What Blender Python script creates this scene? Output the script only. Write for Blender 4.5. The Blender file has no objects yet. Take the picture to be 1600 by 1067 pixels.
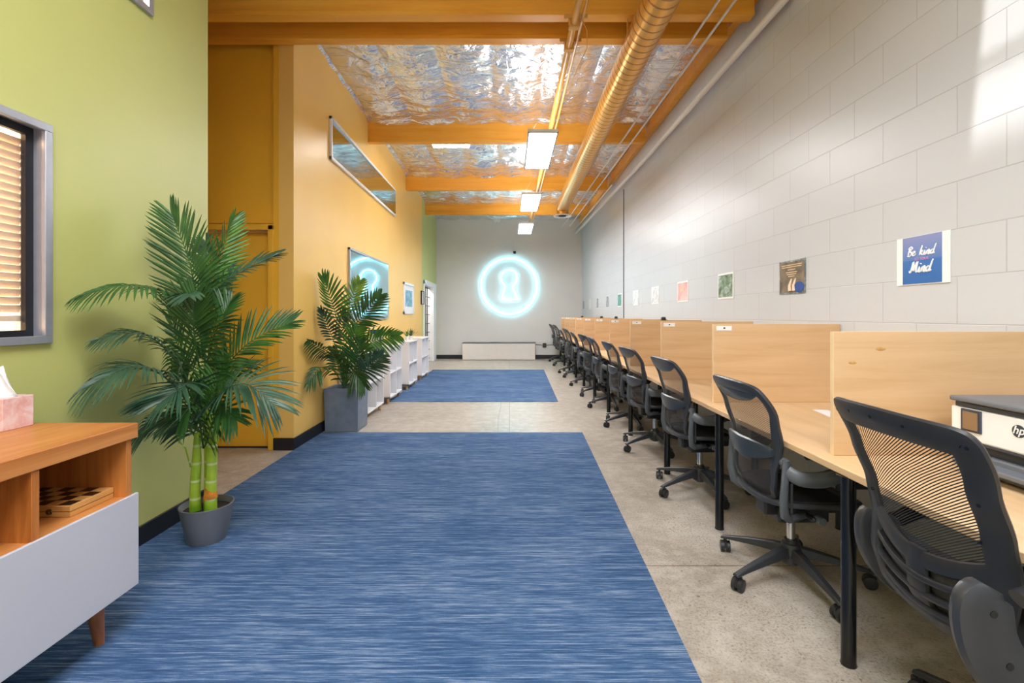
import bpy, bmesh, math, random
from mathutils import Vector, noise
C = bpy.context.scene.collection
PI = math.pi
R = math.radians
random.seed(7)

# ---------------------------------------------------------------- camera
H = 1.28                      # eye height; metres everywhere, Y runs down the room
FOC = 750.0
cam_d = bpy.data.cameras.new('camera')
cam = bpy.data.objects.new('camera', cam_d); C.objects.link(cam)
cam.location = (0, 0, H); cam.rotation_euler = (PI/2, 0, 0)
cam_d.sensor_width = 36; cam_d.lens = FOC/1600*36
cam_d.shift_x = 4/1600; cam_d.shift_y = -41.5/1600
cam_d.clip_start = 0.05
bpy.context.scene.camera = cam
sc = bpy.context.scene
sc.view_settings.view_transform = 'Standard'; sc.view_settings.look = 'None'
sc.view_settings.gamma = 1; sc.view_settings.use_curve_mapping = False
sc.view_settings.exposure = 0.0

def at(px, py, Y):            # a point of the room seen at that pixel, at depth Y
    return Vector(((px-796)*Y/FOC, Y, H-(py-492)*Y/FOC))

# ---------------------------------------------------------------- world, sun and added fill
w = bpy.data.worlds.new('world'); sc.world = w; w.use_nodes = True
w.node_tree.nodes['Background'].inputs[0].default_value = (0.85, 0.93, 1, 1)
w.node_tree.nodes['Background'].inputs[1].default_value = 1.0

def area(name, loc, rot, sx, sy, power, col):
    d = bpy.data.lights.new(name, 'AREA'); d.shape = 'RECTANGLE'; d.size = sx; d.size_y = sy
    d.energy = power; d.color = col
    o = bpy.data.objects.new(name, d); C.objects.link(o); o.location = loc; o.rotation_euler = rot
    return o
# added fill lamp behind the camera, standing in for daylight
area('added_fill_front', (0.0, -4.35, 2.0), (PI/2, 0, PI), 3.8, 3.3, 380, (0.90, 0.95, 1.0))
# added overhead fill lamps, unseen above the front half of the room
area('added_fill_overhead', (0.1, 0.4, 4.1), (0, 0, 0), 2.0, 1.3, 165, (0.90, 0.95, 1.0))
area('added_fill_overhead', (-0.1, -2.2, 4.1), (0, 0, 0), 2.0, 1.3, 160, (0.90, 0.95, 1.0))

sd = bpy.data.lights.new('sun', 'SUN'); sd.energy = 9; sd.angle = R(1.5); sd.color = (1, .97, .92)
so = bpy.data.objects.new('sun', sd); C.objects.link(so)
so.rotation_euler = Vector((1, .32, -3.0)).to_track_quat('-Z', 'Y').to_euler()

# ---------------------------------------------------------------- materials
def rgb(r, g, b):
    def f(c):
        c /= 255
        return c/12.92 if c <= 0.04045 else ((c+0.055)/1.055)**2.4
    return (f(r), f(g), f(b), 1)

class M:
    def __init__(s, name, col, rough=0.5, metal=0, spec=0.5):
        s.m = bpy.data.materials.new(name); s.m.use_nodes = True
        s.t = s.m.node_tree; s.n = s.t.nodes; s.l = s.t.links
        s.b = s.n['Principled BSDF']
        s.b.inputs['Base Color'].default_value = col
        s.b.inputs['Roughness'].default_value = rough
        s.b.inputs['Metallic'].default_value = metal
        s.b.inputs['Specular IOR Level'].default_value = spec
    def node(s, t, **k):
        n = s.n.new(t)
        for a, v in k.items():
            if a[0] == '_': n.inputs[a[1:]].default_value = v
            else: setattr(n, a, v)
        return n
    def coord(s, scale=(1,1,1), loc=(0,0,0), rot=(0,0,0), space='Object'):
        tc = s.node('ShaderNodeTexCoord'); mp = s.node('ShaderNodeMapping')
        mp.inputs['Scale'].default_value = scale; mp.inputs['Location'].default_value = loc
        mp.inputs['Rotation'].default_value = rot
        s.l.new(tc.outputs[space], mp.inputs[0]); return mp.outputs[0]
    def noise(s, scale=5, detail=3, rough=.5, vec=None, dist=0):
        n = s.node('ShaderNodeTexNoise'); n.inputs['Scale'].default_value = scale
        n.inputs['Detail'].default_value = detail; n.inputs['Roughness'].default_value = rough
        n.inputs['Distortion'].default_value = dist
        s.l.new(vec if vec else s.coord(), n.inputs['Vector']); return n.outputs['Fac']
    def ramp(s, fac, stops):
        r = s.node('ShaderNodeValToRGB'); e = r.color_ramp.elements
        while len(e) < len(stops): e.new(0.5)
        for i, (p, c) in enumerate(stops): e[i].position = p; e[i].color = c
        s.l.new(fac, r.inputs[0]); return r.outputs[0]
    def mix(s, fac, a, b, mode='MIX'):
        m = s.node('ShaderNodeMix', data_type='RGBA', blend_type=mode)
        for i, v in ((0, fac), (6, a), (7, b)):
            if hasattr(v, 'links'): s.l.new(v, m.inputs[i])
            else: m.inputs[i].default_value = v
        return m.outputs[2]
    def color(s, out): s.l.new(out, s.b.inputs['Base Color']); return s
    def bump(s, out, strength=.2, dist=.01):
        b = s.node('ShaderNodeBump'); b.inputs['Strength'].default_value = strength
        b.inputs['Distance'].default_value = dist
        s.l.new(out, b.inputs['Height']); s.l.new(b.outputs[0], s.b.inputs['Normal']); return s

def plain(name, col, rough=.5, metal=0, var=.06, nscale=9, bump=.05, spec=.5):
    k = M(name, col, rough, metal, spec)
    n = k.noise(nscale, 3)
    lo = tuple(c*(1-var) for c in col[:3])+(1,); hi = tuple(min(1, c*(1+var)) for c in col[:3])+(1,)
    k.color(k.ramp(n, [(.3, lo), (.7, hi)]))
    if bump: k.bump(k.noise(nscale*14, 2), bump, .002)
    return k.m

def emis(name, col, strength):
    k = M(name, col, .4)
    k.b.inputs['Emission Color'].default_value = col; k.b.inputs['Emission Strength'].default_value = strength
    return k.m

def wood(name, c1, c2, c3, axis=0, scale=1.0, rough=.38, knots=False):
    k = M(name, c1, rough)
    sc_ = [26, 26, 26]; sc_[axis] = 1.6
    v = k.coord(tuple(a*scale for a in sc_))
    n = k.noise(1.0, 6, .62, v, .6)
    base = k.ramp(n, [(.28, c2), (.5, c1), (.74, c3)])
    big = k.noise(2.2, 2, .5, k.coord((.6, .6, 1.2)))
    col = k.mix(k.ramp(big, [(.35, (0,0,0,1)), (.7, (.35,.35,.35,1))]), base, c2)
    k.color(col)
    k.bump(n, .05, .002)
    return k.m

mt = {}
mt['green_wall'] = plain('green_paint', rgb(194, 197, 120), .42, var=.025, nscale=1.4, bump=.08)
mt['yellow_wall'] = plain('golden_paint_lit', rgb(238, 194, 104), .42, var=.025, nscale=1.4, bump=.08)  # same yellow as the recess, paler to carry the light washing it
mt['recess_yellow'] = plain('golden_paint_shaded', rgb(236, 180, 52), .45, var=.03, nscale=2, bump=.1)  # same golden paint, deepened in colour to hold the recess shade
mt['grey_wall'] = plain('grey_paint', rgb(218, 217, 216), .55, var=.02, nscale=2, bump=.08)
mt['beam'] = wood('orange_painted_timber', rgb(240, 168, 52), rgb(228, 152, 40), rgb(246, 182, 70), 0, .5, .45)
mt['orange_pipe'] = plain('tan_painted_conduit', rgb(214, 158, 74), .35, var=.1)
mt['white_paint'] = plain('white_paint', rgb(236, 236, 238), .4, var=.02)
mt['white_pipe'] = plain('white_pipe_paint', rgb(222, 218, 214), .4, var=.02)
mt['shelf_white'] = plain('white_laminate', rgb(238, 238, 242), .35, var=.015)
mt['drawer_white'] = plain('grey_white_lacquer', rgb(196, 196, 204), .35, var=.015, nscale=3)
mt['black'] = plain('black_plastic', rgb(38, 38, 42), .42, var=.15)
mt['blackgloss'] = plain('black_gloss_metal', rgb(18, 18, 20), .22, var=.1, bump=0)
mt['grey_frame'] = plain('graphite_plastic', rgb(52, 53, 58), .36, var=.1)
mt['silver_plastic'] = plain('silver_grey_plastic', rgb(92, 95, 101), .34, var=.08)
mt['blue_grey_pad'] = plain('blue_grey_lumbar_plastic', rgb(50, 57, 64), .32, var=.1)
mt['fabric'] = plain('black_seat_fabric', rgb(34, 34, 38), .8, var=.2, nscale=90, bump=.4)
mt['lumbar'] = plain('grey_lumbar_mesh', rgb(78, 78, 86), .7, var=.3, nscale=150, bump=.5)
mt['chrome'] = plain('chrome', rgb(205, 205, 210), .16, 1, .03, bump=0)
mt['alu'] = plain('brushed_aluminium', rgb(172, 176, 188), .38, .55, .05, 20)
mt['duct'] = None
mt['baseboard'] = plain('black_rubber_base', rgb(26, 27, 32), .4)
mt['grey_pot'] = plain('mid_grey_plastic_pot', rgb(112, 114, 120), .45, var=.04)
mt['stone_pot'] = plain('blue_grey_fibrestone', rgb(112, 124, 142), .55, var=.12, nscale=12, bump=.3)
mt['soil'] = plain('dark_soil', rgb(48, 38, 30), .95, var=.4, nscale=60, bump=.8)
mt['oak_leg'] = wood('beech_leg', rgb(190, 154, 110), rgb(170, 132, 90), rgb(204, 170, 128), 2)
mt['walnut_leg'] = wood('brown_leg', rgb(168, 100, 52), rgb(138, 78, 38), rgb(186, 116, 64), 2)
mt['console'] = wood('honey_cherry_veneer', rgb(198, 128, 66), rgb(174, 102, 46), rgb(214, 146, 82), 1)
mt['console_in'] = wood('cherry_veneer_upright', rgb(190, 116, 52), rgb(158, 88, 34), rgb(208, 134, 66), 2)
mt['birch'] = wood('birch_veneer', rgb(212, 176, 134), rgb(200, 160, 116), rgb(222, 188, 148), 0, .55, .42)
mt['birch_edge'] = plain('pale_birch_edge', rgb(230, 198, 156), .5, var=.05)
mt['knot'] = plain('pale_brown_knot', rgb(196, 148, 92), .5, var=.2, nscale=80)
mt['desk_top'] = wood('birch_worktop', rgb(218, 184, 142), rgb(206, 168, 124), rgb(228, 196, 156), 1, .45, .36)
mt['chess_dark'] = plain('dark_chess_square', rgb(58, 30, 18), .35)
mt['chess_light'] = wood('pale_chess_wood', rgb(214, 160, 92), rgb(196, 138, 72), rgb(226, 176, 110), 1)
mt['brass'] = plain('dull_brass', rgb(120, 100, 60), .35, .8)
mt['pink_card'] = None
mt['tissue'] = plain('white_tissue', rgb(240, 240, 244), .8, var=.02)
mt['printer_grey'] = plain('slate_printer_plastic', rgb(108, 112, 120), .45, var=.03)
mt['printer_dark'] = plain('dark_printer_plastic', rgb(58, 64, 76), .4, var=.05)
mt['screen'] = plain('bronze_touch_screen', rgb(140, 112, 84), .15, bump=0)
mt['lamp'] = emis('led_diffuser', (1, 1, 1, 1), 58)
mt['added_uplight'] = emis('added_uplight_glow', (1, 1, 1, 1), 15)  # added glow on the panel tops, brightens the foil
mt['strip_lamp'] = emis('led_strip_diffuser', (1, .98, .93, 1), 120)
mt['neon'] = emis('cyan_neon_tube', (.26, .84, 1, 1), 11)
mt['paper'] = plain('white_paper', rgb(236, 236, 238), .6, var=.01)
mt['trunk'] = None
mt['blue_print'] = None

# concrete block wall: painted, satin; joints measured off the photograph
k = M('painted_concrete_block', rgb(190, 186, 184), .36)
g = k.node('ShaderNodeNewGeometry'); sep = k.node('ShaderNodeSeparateXYZ'); k.l.new(g.outputs['Position'], sep.inputs[0])
cmb = k.node('ShaderNodeCombineXYZ')
a1 = k.node('ShaderNodeMath', operation='ADD'); a1.inputs[1].default_value = 45.1*2 - 4.302 + .2255; k.l.new(sep.outputs['Y'], a1.inputs[0])
a2 = k.node('ShaderNodeMath', operation='ADD'); a2.inputs[1].default_value = .2256*20 - 1.462; k.l.new(sep.outputs['Z'], a2.inputs[0])
k.l.new(a1.outputs[0], cmb.inputs[0]); k.l.new(a2.outputs[0], cmb.inputs[1])
br = k.node('ShaderNodeTexBrick'); br.offset = .5; br.offset_frequency = 2
br.inputs['Scale'].default_value = 1; br.inputs['Brick Width'].default_value = .451; br.inputs['Row Height'].default_value = .2256
br.inputs['Mortar Size'].default_value = .0032; br.inputs['Mortar Smooth'].default_value = .6
br.inputs['Color1'].default_value = rgb(198, 200, 206); br.inputs['Color2'].default_value = rgb(195, 197, 203)
br.inputs['Mortar'].default_value = rgb(178, 178, 184)
k.l.new(cmb.outputs[0], br.inputs['Vector']); k.color(br.outputs['Color'])
inv = k.node('ShaderNodeMath', operation='MULTIPLY_ADD'); inv.inputs[1].default_value = -1; inv.inputs[2].default_value = 1
k.l.new(br.outputs['Fac'], inv.inputs[0])
sm = k.node('ShaderNodeMath', operation='MULTIPLY_ADD'); sm.inputs[1].default_value = .25
k.l.new(k.noise(30, 3), sm.inputs[0]); k.l.new(inv.outputs[0], sm.inputs[2])
k.bump(sm.outputs[0], .35, .004)
mt['block'] = k.m

# polished concrete
k = M('polished_concrete', rgb(178, 160, 138), .34)
big = k.noise(1.1, 5, .6, k.coord(), .8)
c1 = k.ramp(big, [(.3, rgb(148, 138, 126)), (.52, rgb(176, 167, 156)), (.72, rgb(196, 189, 180))])
fine = k.noise(95, 4, .75)
c2 = k.mix(k.ramp(fine, [(.38, (1,1,1,1)), (.52, (0,0,0,1))]), c1, rgb(142, 126, 108))
mid_ = k.noise(9, 5, .7)
c2 = k.mix(k.ramp(mid_, [(.45, (0,0,0,1)), (.75, (.7,.7,.7,1))]), c2, rgb(208, 200, 190))
spots = k.noise(46, 2, .5)
c3 = k.mix(k.ramp(spots, [(.66, (0,0,0,1)), (.72, (.8,.8,.8,1))]), c2, rgb(112, 94, 78))
# saw-cut control joints
gp = k.coord((1,1,1), (0,0,0))
jb = k.node('ShaderNodeTexBrick'); jb.offset = 0
jb.inputs['Scale'].default_value = 1; jb.inputs['Brick Width'].default_value = 40; jb.inputs['Row Height'].default_value = 2.45
jb.inputs['Mortar Size'].default_value = .004; jb.inputs['Mortar Smooth'].default_value = .3
k.l.new(gp, jb.inputs['Vector'])
vor = k.node('ShaderNodeTexVoronoi', feature='DISTANCE_TO_EDGE'); vor.inputs['Scale'].default_value = .5
k.l.new(k.mix(.18, k.coord(), k.node('ShaderNodeTexNoise').outputs['Color']), vor.inputs['Vector'])
crk = k.ramp(vor.outputs['Distance'], [(0, (.6,.6,.6,1)), (.0035, (0,0,0,1))])
c4 = k.mix(jb.outputs['Fac'], c3, rgb(112, 94, 78)); c5 = k.mix(crk, c4, rgb(130, 110, 90))
k.color(c5)
rr = k.ramp(big, [(.3, (.28,.28,.28,1)), (.7, (.42,.42,.42,1))]); k.l.new(rr, k.b.inputs['Roughness'])
k.bump(fine, .06, .002)
mt['concrete'] = k.m

# blue carpet tile, streaks run across the room
k = M('blue_streaked_carpet', rgb(60, 104, 160), .95, spec=.1)
s1 = k.noise(1, 4, .65, k.coord((2.6, 75, 1)), .15)
s2 = k.noise(1, 3, .7, k.coord((9, 190, 1), (3, 1, 0)))
s3 = k.noise(1, 2, .5, k.coord((1.2, 3.0, 1)))
mm = k.node('ShaderNodeMath', operation='MULTIPLY_ADD'); mm.inputs[1].default_value = .55; k.l.new(s2, mm.inputs[0])
m2 = k.node('ShaderNodeMath', operation='MULTIPLY'); m2.inputs[1].default_value = .62; k.l.new(s1, m2.inputs[0]); k.l.new(m2.outputs[0], mm.inputs[2])
m3 = k.node('ShaderNodeMath', operation='MULTIPLY_ADD'); m3.inputs[1].default_value = .14; k.l.new(s3, m3.inputs[0]); k.l.new(mm.outputs[0], m3.inputs[2])
base = k.ramp(m3.outputs[0], [(.47, rgb(46, 70, 102)), (.58, rgb(60, 89, 126)), (.67, rgb(82, 110, 146)), (.79, rgb(144, 158, 182))])
pile = k.noise(420, 2, .6)
k.color(k.mix(.35, base, k.ramp(pile, [(.3, rgb(50, 60, 80)), (.7, rgb(190, 205, 225))]), 'OVERLAY'))
k.bump(pile, .5, .004)
mt['carpet'] = k.m

# foil-faced insulation
k = M('crinkled_foil', rgb(240, 240, 244), .22, .82)
wr = k.noise(2.6, 3, .55, k.coord((1.0, 1.9, 1)), 1.3)
rg_ = k.node('ShaderNodeMath', operation='SUBTRACT'); rg_.inputs[1].default_value = .5; k.l.new(wr, rg_.inputs[0])
ra = k.node('ShaderNodeMath', operation='ABSOLUTE'); k.l.new(rg_.outputs[0], ra.inputs[0])
vr = k.node('ShaderNodeTexVoronoi', feature='SMOOTH_F1'); vr.inputs['Scale'].default_value = 1.9; vr.inputs['Smoothness'].default_value = .15
wn = k.node('ShaderNodeTexNoise'); wn.inputs['Scale'].default_value = 2.5; wn.inputs['Detail'].default_value = 3; k.l.new(k.coord(), wn.inputs['Vector'])
k.l.new(k.mix(.45, k.coord((.8, 2.6, 1)), wn.outputs['Color'], 'ADD'), vr.inputs['Vector'])
hh = k.node('ShaderNodeMath', operation='MULTIPLY_ADD'); hh.inputs[1].default_value = .3; k.l.new(vr.outputs['Distance'], hh.inputs[0]); k.l.new(ra.outputs[0], hh.inputs[2])
k.bump(hh.outputs[0], .5, .11)
k.color(k.ramp(k.noise(1.6, 2), [(.3, rgb(234, 232, 230)), (.7, rgb(240, 244, 250))]))
mt['foil'] = k.m

# spiral duct: seams wind round the tube, which runs along Y
k = M('spiral_duct_metal', rgb(222, 164, 72), .3, .45)
wv = k.node('ShaderNodeTexWave', wave_type='BANDS', bands_direction='Y'); wv.inputs['Scale'].default_value = 3.2
wv.inputs['Distortion'].default_value = 0
k.l.new(k.coord((.06, 1, .06)), wv.inputs['Vector'])
seam = k.ramp(wv.outputs['Fac'], [(.86, (0,0,0,1)), (.97, (1,1,1,1))])
k.color(k.mix(seam, rgb(224, 168, 78), rgb(168, 112, 40)))
k.bump(seam, .6, .006)
mt['duct'] = k.m

# see-through mesh fabrics: opaque threads, open holes
def mesh_mat(name, col, freq, cover, diag=False):
    k = M(name, col, .55)
    out = k.n['Material Output']; tr = k.node('ShaderNodeBsdfTransparent'); mx = k.node('ShaderNodeMixShader')
    vec = k.coord((1,1,1), (0,0,0), (R(0), 0, 0))
    wv = k.node('ShaderNodeTexWave', wave_type='BANDS', bands_direction='Z'); wv.inputs['Scale'].default_value = freq
    wv.inputs['Distortion'].default_value = 0
    if diag:
        vec = k.coord((1,1,1), (0,0,0), (R(34), 0, 0))
    k.l.new(vec, wv.inputs['Vector'])
    r = k.ramp(wv.outputs['Fac'], [(cover-.08, (0,0,0,1)), (cover+.08, (1,1,1,1))])
    k.l.new(r, mx.inputs[0]); k.l.new(k.b.outputs[0], mx.inputs[1]); k.l.new(tr.outputs[0], mx.inputs[2])
    k.l.new(mx.outputs[0], out.inputs['Surface'])
    return k.m
mt['mesh_open'] = mesh_mat('open_black_mesh', rgb(30, 28, 30), 52, .40, True)
mt['mesh_dense'] = mesh_mat('dense_black_mesh', rgb(58, 54, 56), 70, .72)

# glass that mirrors the room, and clear glass
def pane_mat(name, tint, rough, metal):
    k = M(name, tint, rough, metal); return k.m
mt['mirror_glass'] = pane_mat('blue_tinted_reflective_glass', rgb(196, 222, 232), .03, 1)
k = M('window_glass', (1,1,1,1), .02)
tr = k.node('ShaderNodeBsdfTransparent'); gl = k.node('ShaderNodeBsdfGlossy'); gl.inputs['Roughness'].default_value = .02
fr = k.node('ShaderNodeLayerWeight'); pw = k.node('ShaderNodeMath', operation='POWER'); pw.inputs[1].default_value = 4; k.l.new(fr.outputs['Facing'], pw.inputs[0]); pa = k.node('ShaderNodeMath', operation='MULTIPLY_ADD'); pa.inputs[1].default_value = .6; pa.inputs[2].default_value = .04; k.l.new(pw.outputs[0], pa.inputs[0]); mx = k.node('ShaderNodeMixShader')
k.l.new(pa.outputs[0], mx.inputs[0]); k.l.new(tr.outputs[0], mx.inputs[1]); k.l.new(gl.outputs[0], mx.inputs[2])
k.l.new(mx.outputs[0], k.n['Material Output'].inputs['Surface']); mt['glass'] = k.m
mt['blind'] = plain('cream_blind_slat', rgb(242, 218, 192), .5, var=.03)
mt['warm_room'] = plain('warm_beige_room', rgb(230, 206, 176), .7, var=.1, nscale=1.5)

# leaves
def leafm(name, c1, c2):
    k = M(name, c1, .36); k.color(k.ramp(k.noise(9, 3), [(.3, c2), (.7, c1)])); return k.m
mt['leaf_dark'] = leafm('dark_green_leaf', rgb(62, 106, 46), rgb(34, 70, 34))
mt['leaf_mid'] = leafm('mid_green_leaf', rgb(96, 148, 56), rgb(50, 98, 42))
mt['leaf_blue'] = leafm('blue_green_leaf', rgb(70, 104, 78), rgb(38, 68, 50))
mt['leaf_lime'] = leafm('lime_green_leaf', rgb(150, 178, 70), rgb(82, 130, 50))
k = M('banded_cane', rgb(140, 182, 40), .35)
v = k.coord((1,1,1)); sp = k.node('ShaderNodeSeparateXYZ'); k.l.new(v, sp.inputs[0])
wv = k.node('ShaderNodeTexWave', wave_type='BANDS', bands_direction='Z'); wv.inputs['Scale'].default_value = 3.2; k.l.new(v, wv.inputs['Vector'])
cane = k.ramp(k.noise(5, 2, .5, k.coord((1,1,1.5))), [(.3, rgb(112, 160, 28)), (.6, rgb(176, 204, 60))])
k.color(k.mix(k.ramp(wv.outputs['Fac'], [(.93, (0,0,0,1)), (.985, (1,1,1,1))]), cane, rgb(206, 218, 150)))
mt['trunk'] = k.m
mt['husk'] = plain('orange_brown_husk', rgb(206, 130, 30), .6, var=.35, nscale=30)

# pink tissue carton
k = M('pink_patterned_card', rgb(232, 190, 184), .55)
k.color(k.ramp(k.noise(16, 4, .6, k.coord(), 1.5), [(.35, rgb(226, 170, 164)), (.55, rgb(238, 206, 204)), (.75, rgb(240, 228, 232))]))
mt['pink_card'] = k.m
# printed pictures
def printm(name, cols, scale=(6,6,6), det=3):
    k = M(name, cols[0], .35)
    n = k.noise(1, det, .6, k.coord(scale), .8)
    k.color(k.ramp(n, [(.3+.4*i/(max(1, len(cols)-1)), c) for i, c in enumerate(cols)])); return k.m
k = M('blue_sky_print', rgb(80, 120, 180), .35)
v = k.coord((1,1,1)); sp = k.node('ShaderNodeSeparateXYZ'); k.l.new(v, sp.inputs[0])
mr = k.node('ShaderNodeMapRange'); mr.inputs[1].default_value = -.11; mr.inputs[2].default_value = .11; k.l.new(sp.outputs['Z'], mr.inputs[0])
k.color(k.ramp(mr.outputs[0], [(0, rgb(48, 104, 176)), (.48, rgb(60, 112, 184)), (.52, rgb(92, 128, 190)), (1, rgb(134, 144, 196))]))
mt['blue_print'] = k.m
mt['print_brown'] = printm('brown_photo_print', [rgb(70, 58, 50), rgb(120, 104, 88), rgb(150, 130, 108)])
mt['print_park'] = printm('park_photo_print', [rgb(44, 70, 40), rgb(120, 140, 110), rgb(190, 200, 205)], (9,9,14))
mt['print_pink'] = printm('pink_print', [rgb(208, 130, 130), rgb(226, 176, 172), rgb(232, 206, 202)], (3,3,3))
mt['print_grey'] = printm('pale_line_print', [rgb(160, 165, 170), rgb(224, 226, 230), rgb(232, 234, 236)], (12,12,12))
mt['print_teal'] = printm('teal_print', [rgb(20, 92, 84), rgb(44, 140, 120), rgb(120, 180, 165)], (4,20,20))
mt['print_dark'] = printm('dark_print', [rgb(60, 66, 74), rgb(120, 130, 136), rgb(190, 195, 200)], (14,14,14))
mt['art_blue'] = printm('blue_abstract_art', [rgb(40, 96, 140), rgb(96, 156, 184), rgb(190, 214, 224)], (7,7,9))
mt['text_white'] = plain('white_lettering', rgb(240, 240, 244), .5, var=.01, bump=0)
mt['text_pink'] = plain('pink_lettering', rgb(206, 140, 190), .5, var=.01, bump=0)
mt['book_blue'] = plain('royal_blue_card', rgb(30, 72, 150), .45, var=.05)
mt['cord'] = plain('dark_cable', rgb(60, 58, 60), .5)

# ---------------------------------------------------------------- mesh builder
class MB:
    def __init__(s): s.v = []; s.f = []
    def quadloop(s, rings, closed=True, caps=True):
        n = len(rings[0]); b = len(s.v)
        for r in rings: s.v += [Vector(p) for p in r]
        for i in range(len(rings)-1):
            for j in range(n if closed else n-1):
                a = b+i*n+j; c = b+i*n+(j+1) % n
                s.f.append((a, c, c+n, a+n))
        if caps and closed:
            s.f.append(tuple(range(b+n-1, b-1, -1)))
            e = b+(len(rings)-1)*n; s.f.append(tuple(range(e, e+n)))
        return s
    def box(s, x0, x1, y0, y1, z0, z1):
        return s.quadloop([[(x0,y0,z),(x1,y0,z),(x1,y1,z),(x0,y1,z)] for z in (z0, z1)])
    def obox(s, c, ax, ay, az):     # centre and three half-vectors
        c = Vector(c); ax, ay, az = Vector(ax), Vector(ay), Vector(az)
        return s.quadloop([[c-ax-ay+q*az, c+ax-ay+q*az, c+ax+ay+q*az, c-ax+ay+q*az] for q in (-1, 1)])
    def tube(s, pts, r, n=10, caps=True, sx=1, sy=1):
        pts = [Vector(p) for p in pts]; rings = []; up = None
        for i, p in enumerate(pts):
            d = (pts[min(i+1, len(pts)-1)]-pts[max(i-1, 0)])
            if d.length < 1e-9: d = Vector((0,0,1))
            d.normalize()
            if up is None: up = Vector((0,0,1)) if abs(d.z) < .9 else Vector((1,0,0))
            a = d.cross(up); 
            if a.length < 1e-6: a = d.cross(Vector((0,1,0)))
            a.normalize(); b = a.cross(d).normalized(); up = b
            rr = r[i] if isinstance(r, (list, tuple)) else r
            rings.append([p+(a*math.cos(t)*sx+b*math.sin(t)*sy)*rr for t in [2*PI*j/n for j in range(n)]])
        return s.quadloop(rings, True, caps)
    def ring(s, pts, r, n=8):       # closed tube
        pts = [Vector(p) for p in pts]; N = len(pts); nrm = (pts[1]-pts[0]).cross(pts[N//2]-pts[0]).normalized()
        b0 = len(s.v)
        for i, p in enumerate(pts):
            d = (pts[(i+1) % N]-pts[i-1]).normalized(); a = d.cross(nrm).normalized()
            for j in range(n):
                t = 2*PI*j/n; s.v.append(p+(a*math.cos(t)+nrm*math.sin(t))*r)
        for i in range(N):
            for j in range(n):
                a = b0+i*n+j; b = b0+i*n+(j+1) % n; c = b0+((i+1) % N)*n+(j+1) % n; d = b0+((i+1) % N)*n+j
                s.f.append((a, b, c, d))
        return s
    def lathe(s, prof, c=(0,0,0), n=24, sx=1, sy=1):
        c = Vector(c)
        return s.quadloop([[c+Vector((r*math.cos(t)*sx, r*math.sin(t)*sy, z)) for t in [2*PI*j/n for j in range(n)]] for r, z in prof])
    def disc_x(s, c, r, t, n=24):   # cylinder along Y
        c = Vector(c)
        return s.quadloop([[c+Vector((math.cos(a)*r, q*t, math.sin(a)*r)) for a in [2*PI*j/n for j in range(n)]] for q in (-1, 1)])
    def grid(s, fn, nu, nv):
        b = len(s.v)
        for i in range(nu+1):
            for j in range(nv+1): s.v.append(Vector(fn(i/nu, j/nv)))
        for i in range(nu):
            for j in range(nv):
                a = b+i*(nv+1)+j; s.f.append((a, a+nv+1, a+nv+2, a+1))
        return s
    def build(s, name, m, parent=None, off=None, bevel=0, smooth=True, solid=0, sub=0):
        me = bpy.data.meshes.new(name); o_ = Vector(off) if off is not None else Vector()
        me.from_pydata([v-o_ for v in s.v], [], s.f)
        bm = bmesh.new(); bm.from_mesh(me); bmesh.ops.recalc_face_normals(bm, faces=bm.faces); bm.to_mesh(me); bm.free()
        for mm_ in (m if isinstance(m, (list, tuple)) else [m]): me.materials.append(mt[mm_])
        if smooth:
            me.polygons.foreach_set('use_smooth', [True]*len(me.polygons)); me.set_sharp_from_angle(angle=R(38))
        o = bpy.data.objects.new(name, me); C.objects.link(o)
        if parent: o.parent = parent
        if solid:
            q = o.modifiers.new('s', 'SOLIDIFY'); q.thickness = solid; q.offset = 0
        if bevel:
            q = o.modifiers.new('b', 'BEVEL'); q.width = bevel; q.segments = 2; q.limit_method = 'ANGLE'; q.angle_limit = R(40)
        if sub:
            q = o.modifiers.new('u', 'SUBSURF'); q.levels = sub; q.render_levels = sub
        return o

def tag(o, label=None, cat=None, group=None, kind=None):
    if label: o['label'] = label
    if cat: o['category'] = cat
    if group: o['group'] = group
    if kind: o['kind'] = kind
    return o
def thing(name, label, cat, loc=(0,0,0), rz=0, group=None):
    o = bpy.data.objects.new(name, None); C.objects.link(o); o.empty_display_size = .1
    o.location = loc; o.rotation_euler = (0, 0, rz)
    return tag(o, label, cat, group)
def struct(name, mb, m, label=None, **k):
    return tag(mb.build(name, m, **k), label, None, None, 'structure')
def copy_tree(o, parent=None):
    c = o.copy(); C.objects.link(c)
    if parent: c.parent = parent
    for ch in [x for x in list(C.objects) if x.parent is o]: copy_tree(ch, c)
    return c

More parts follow.
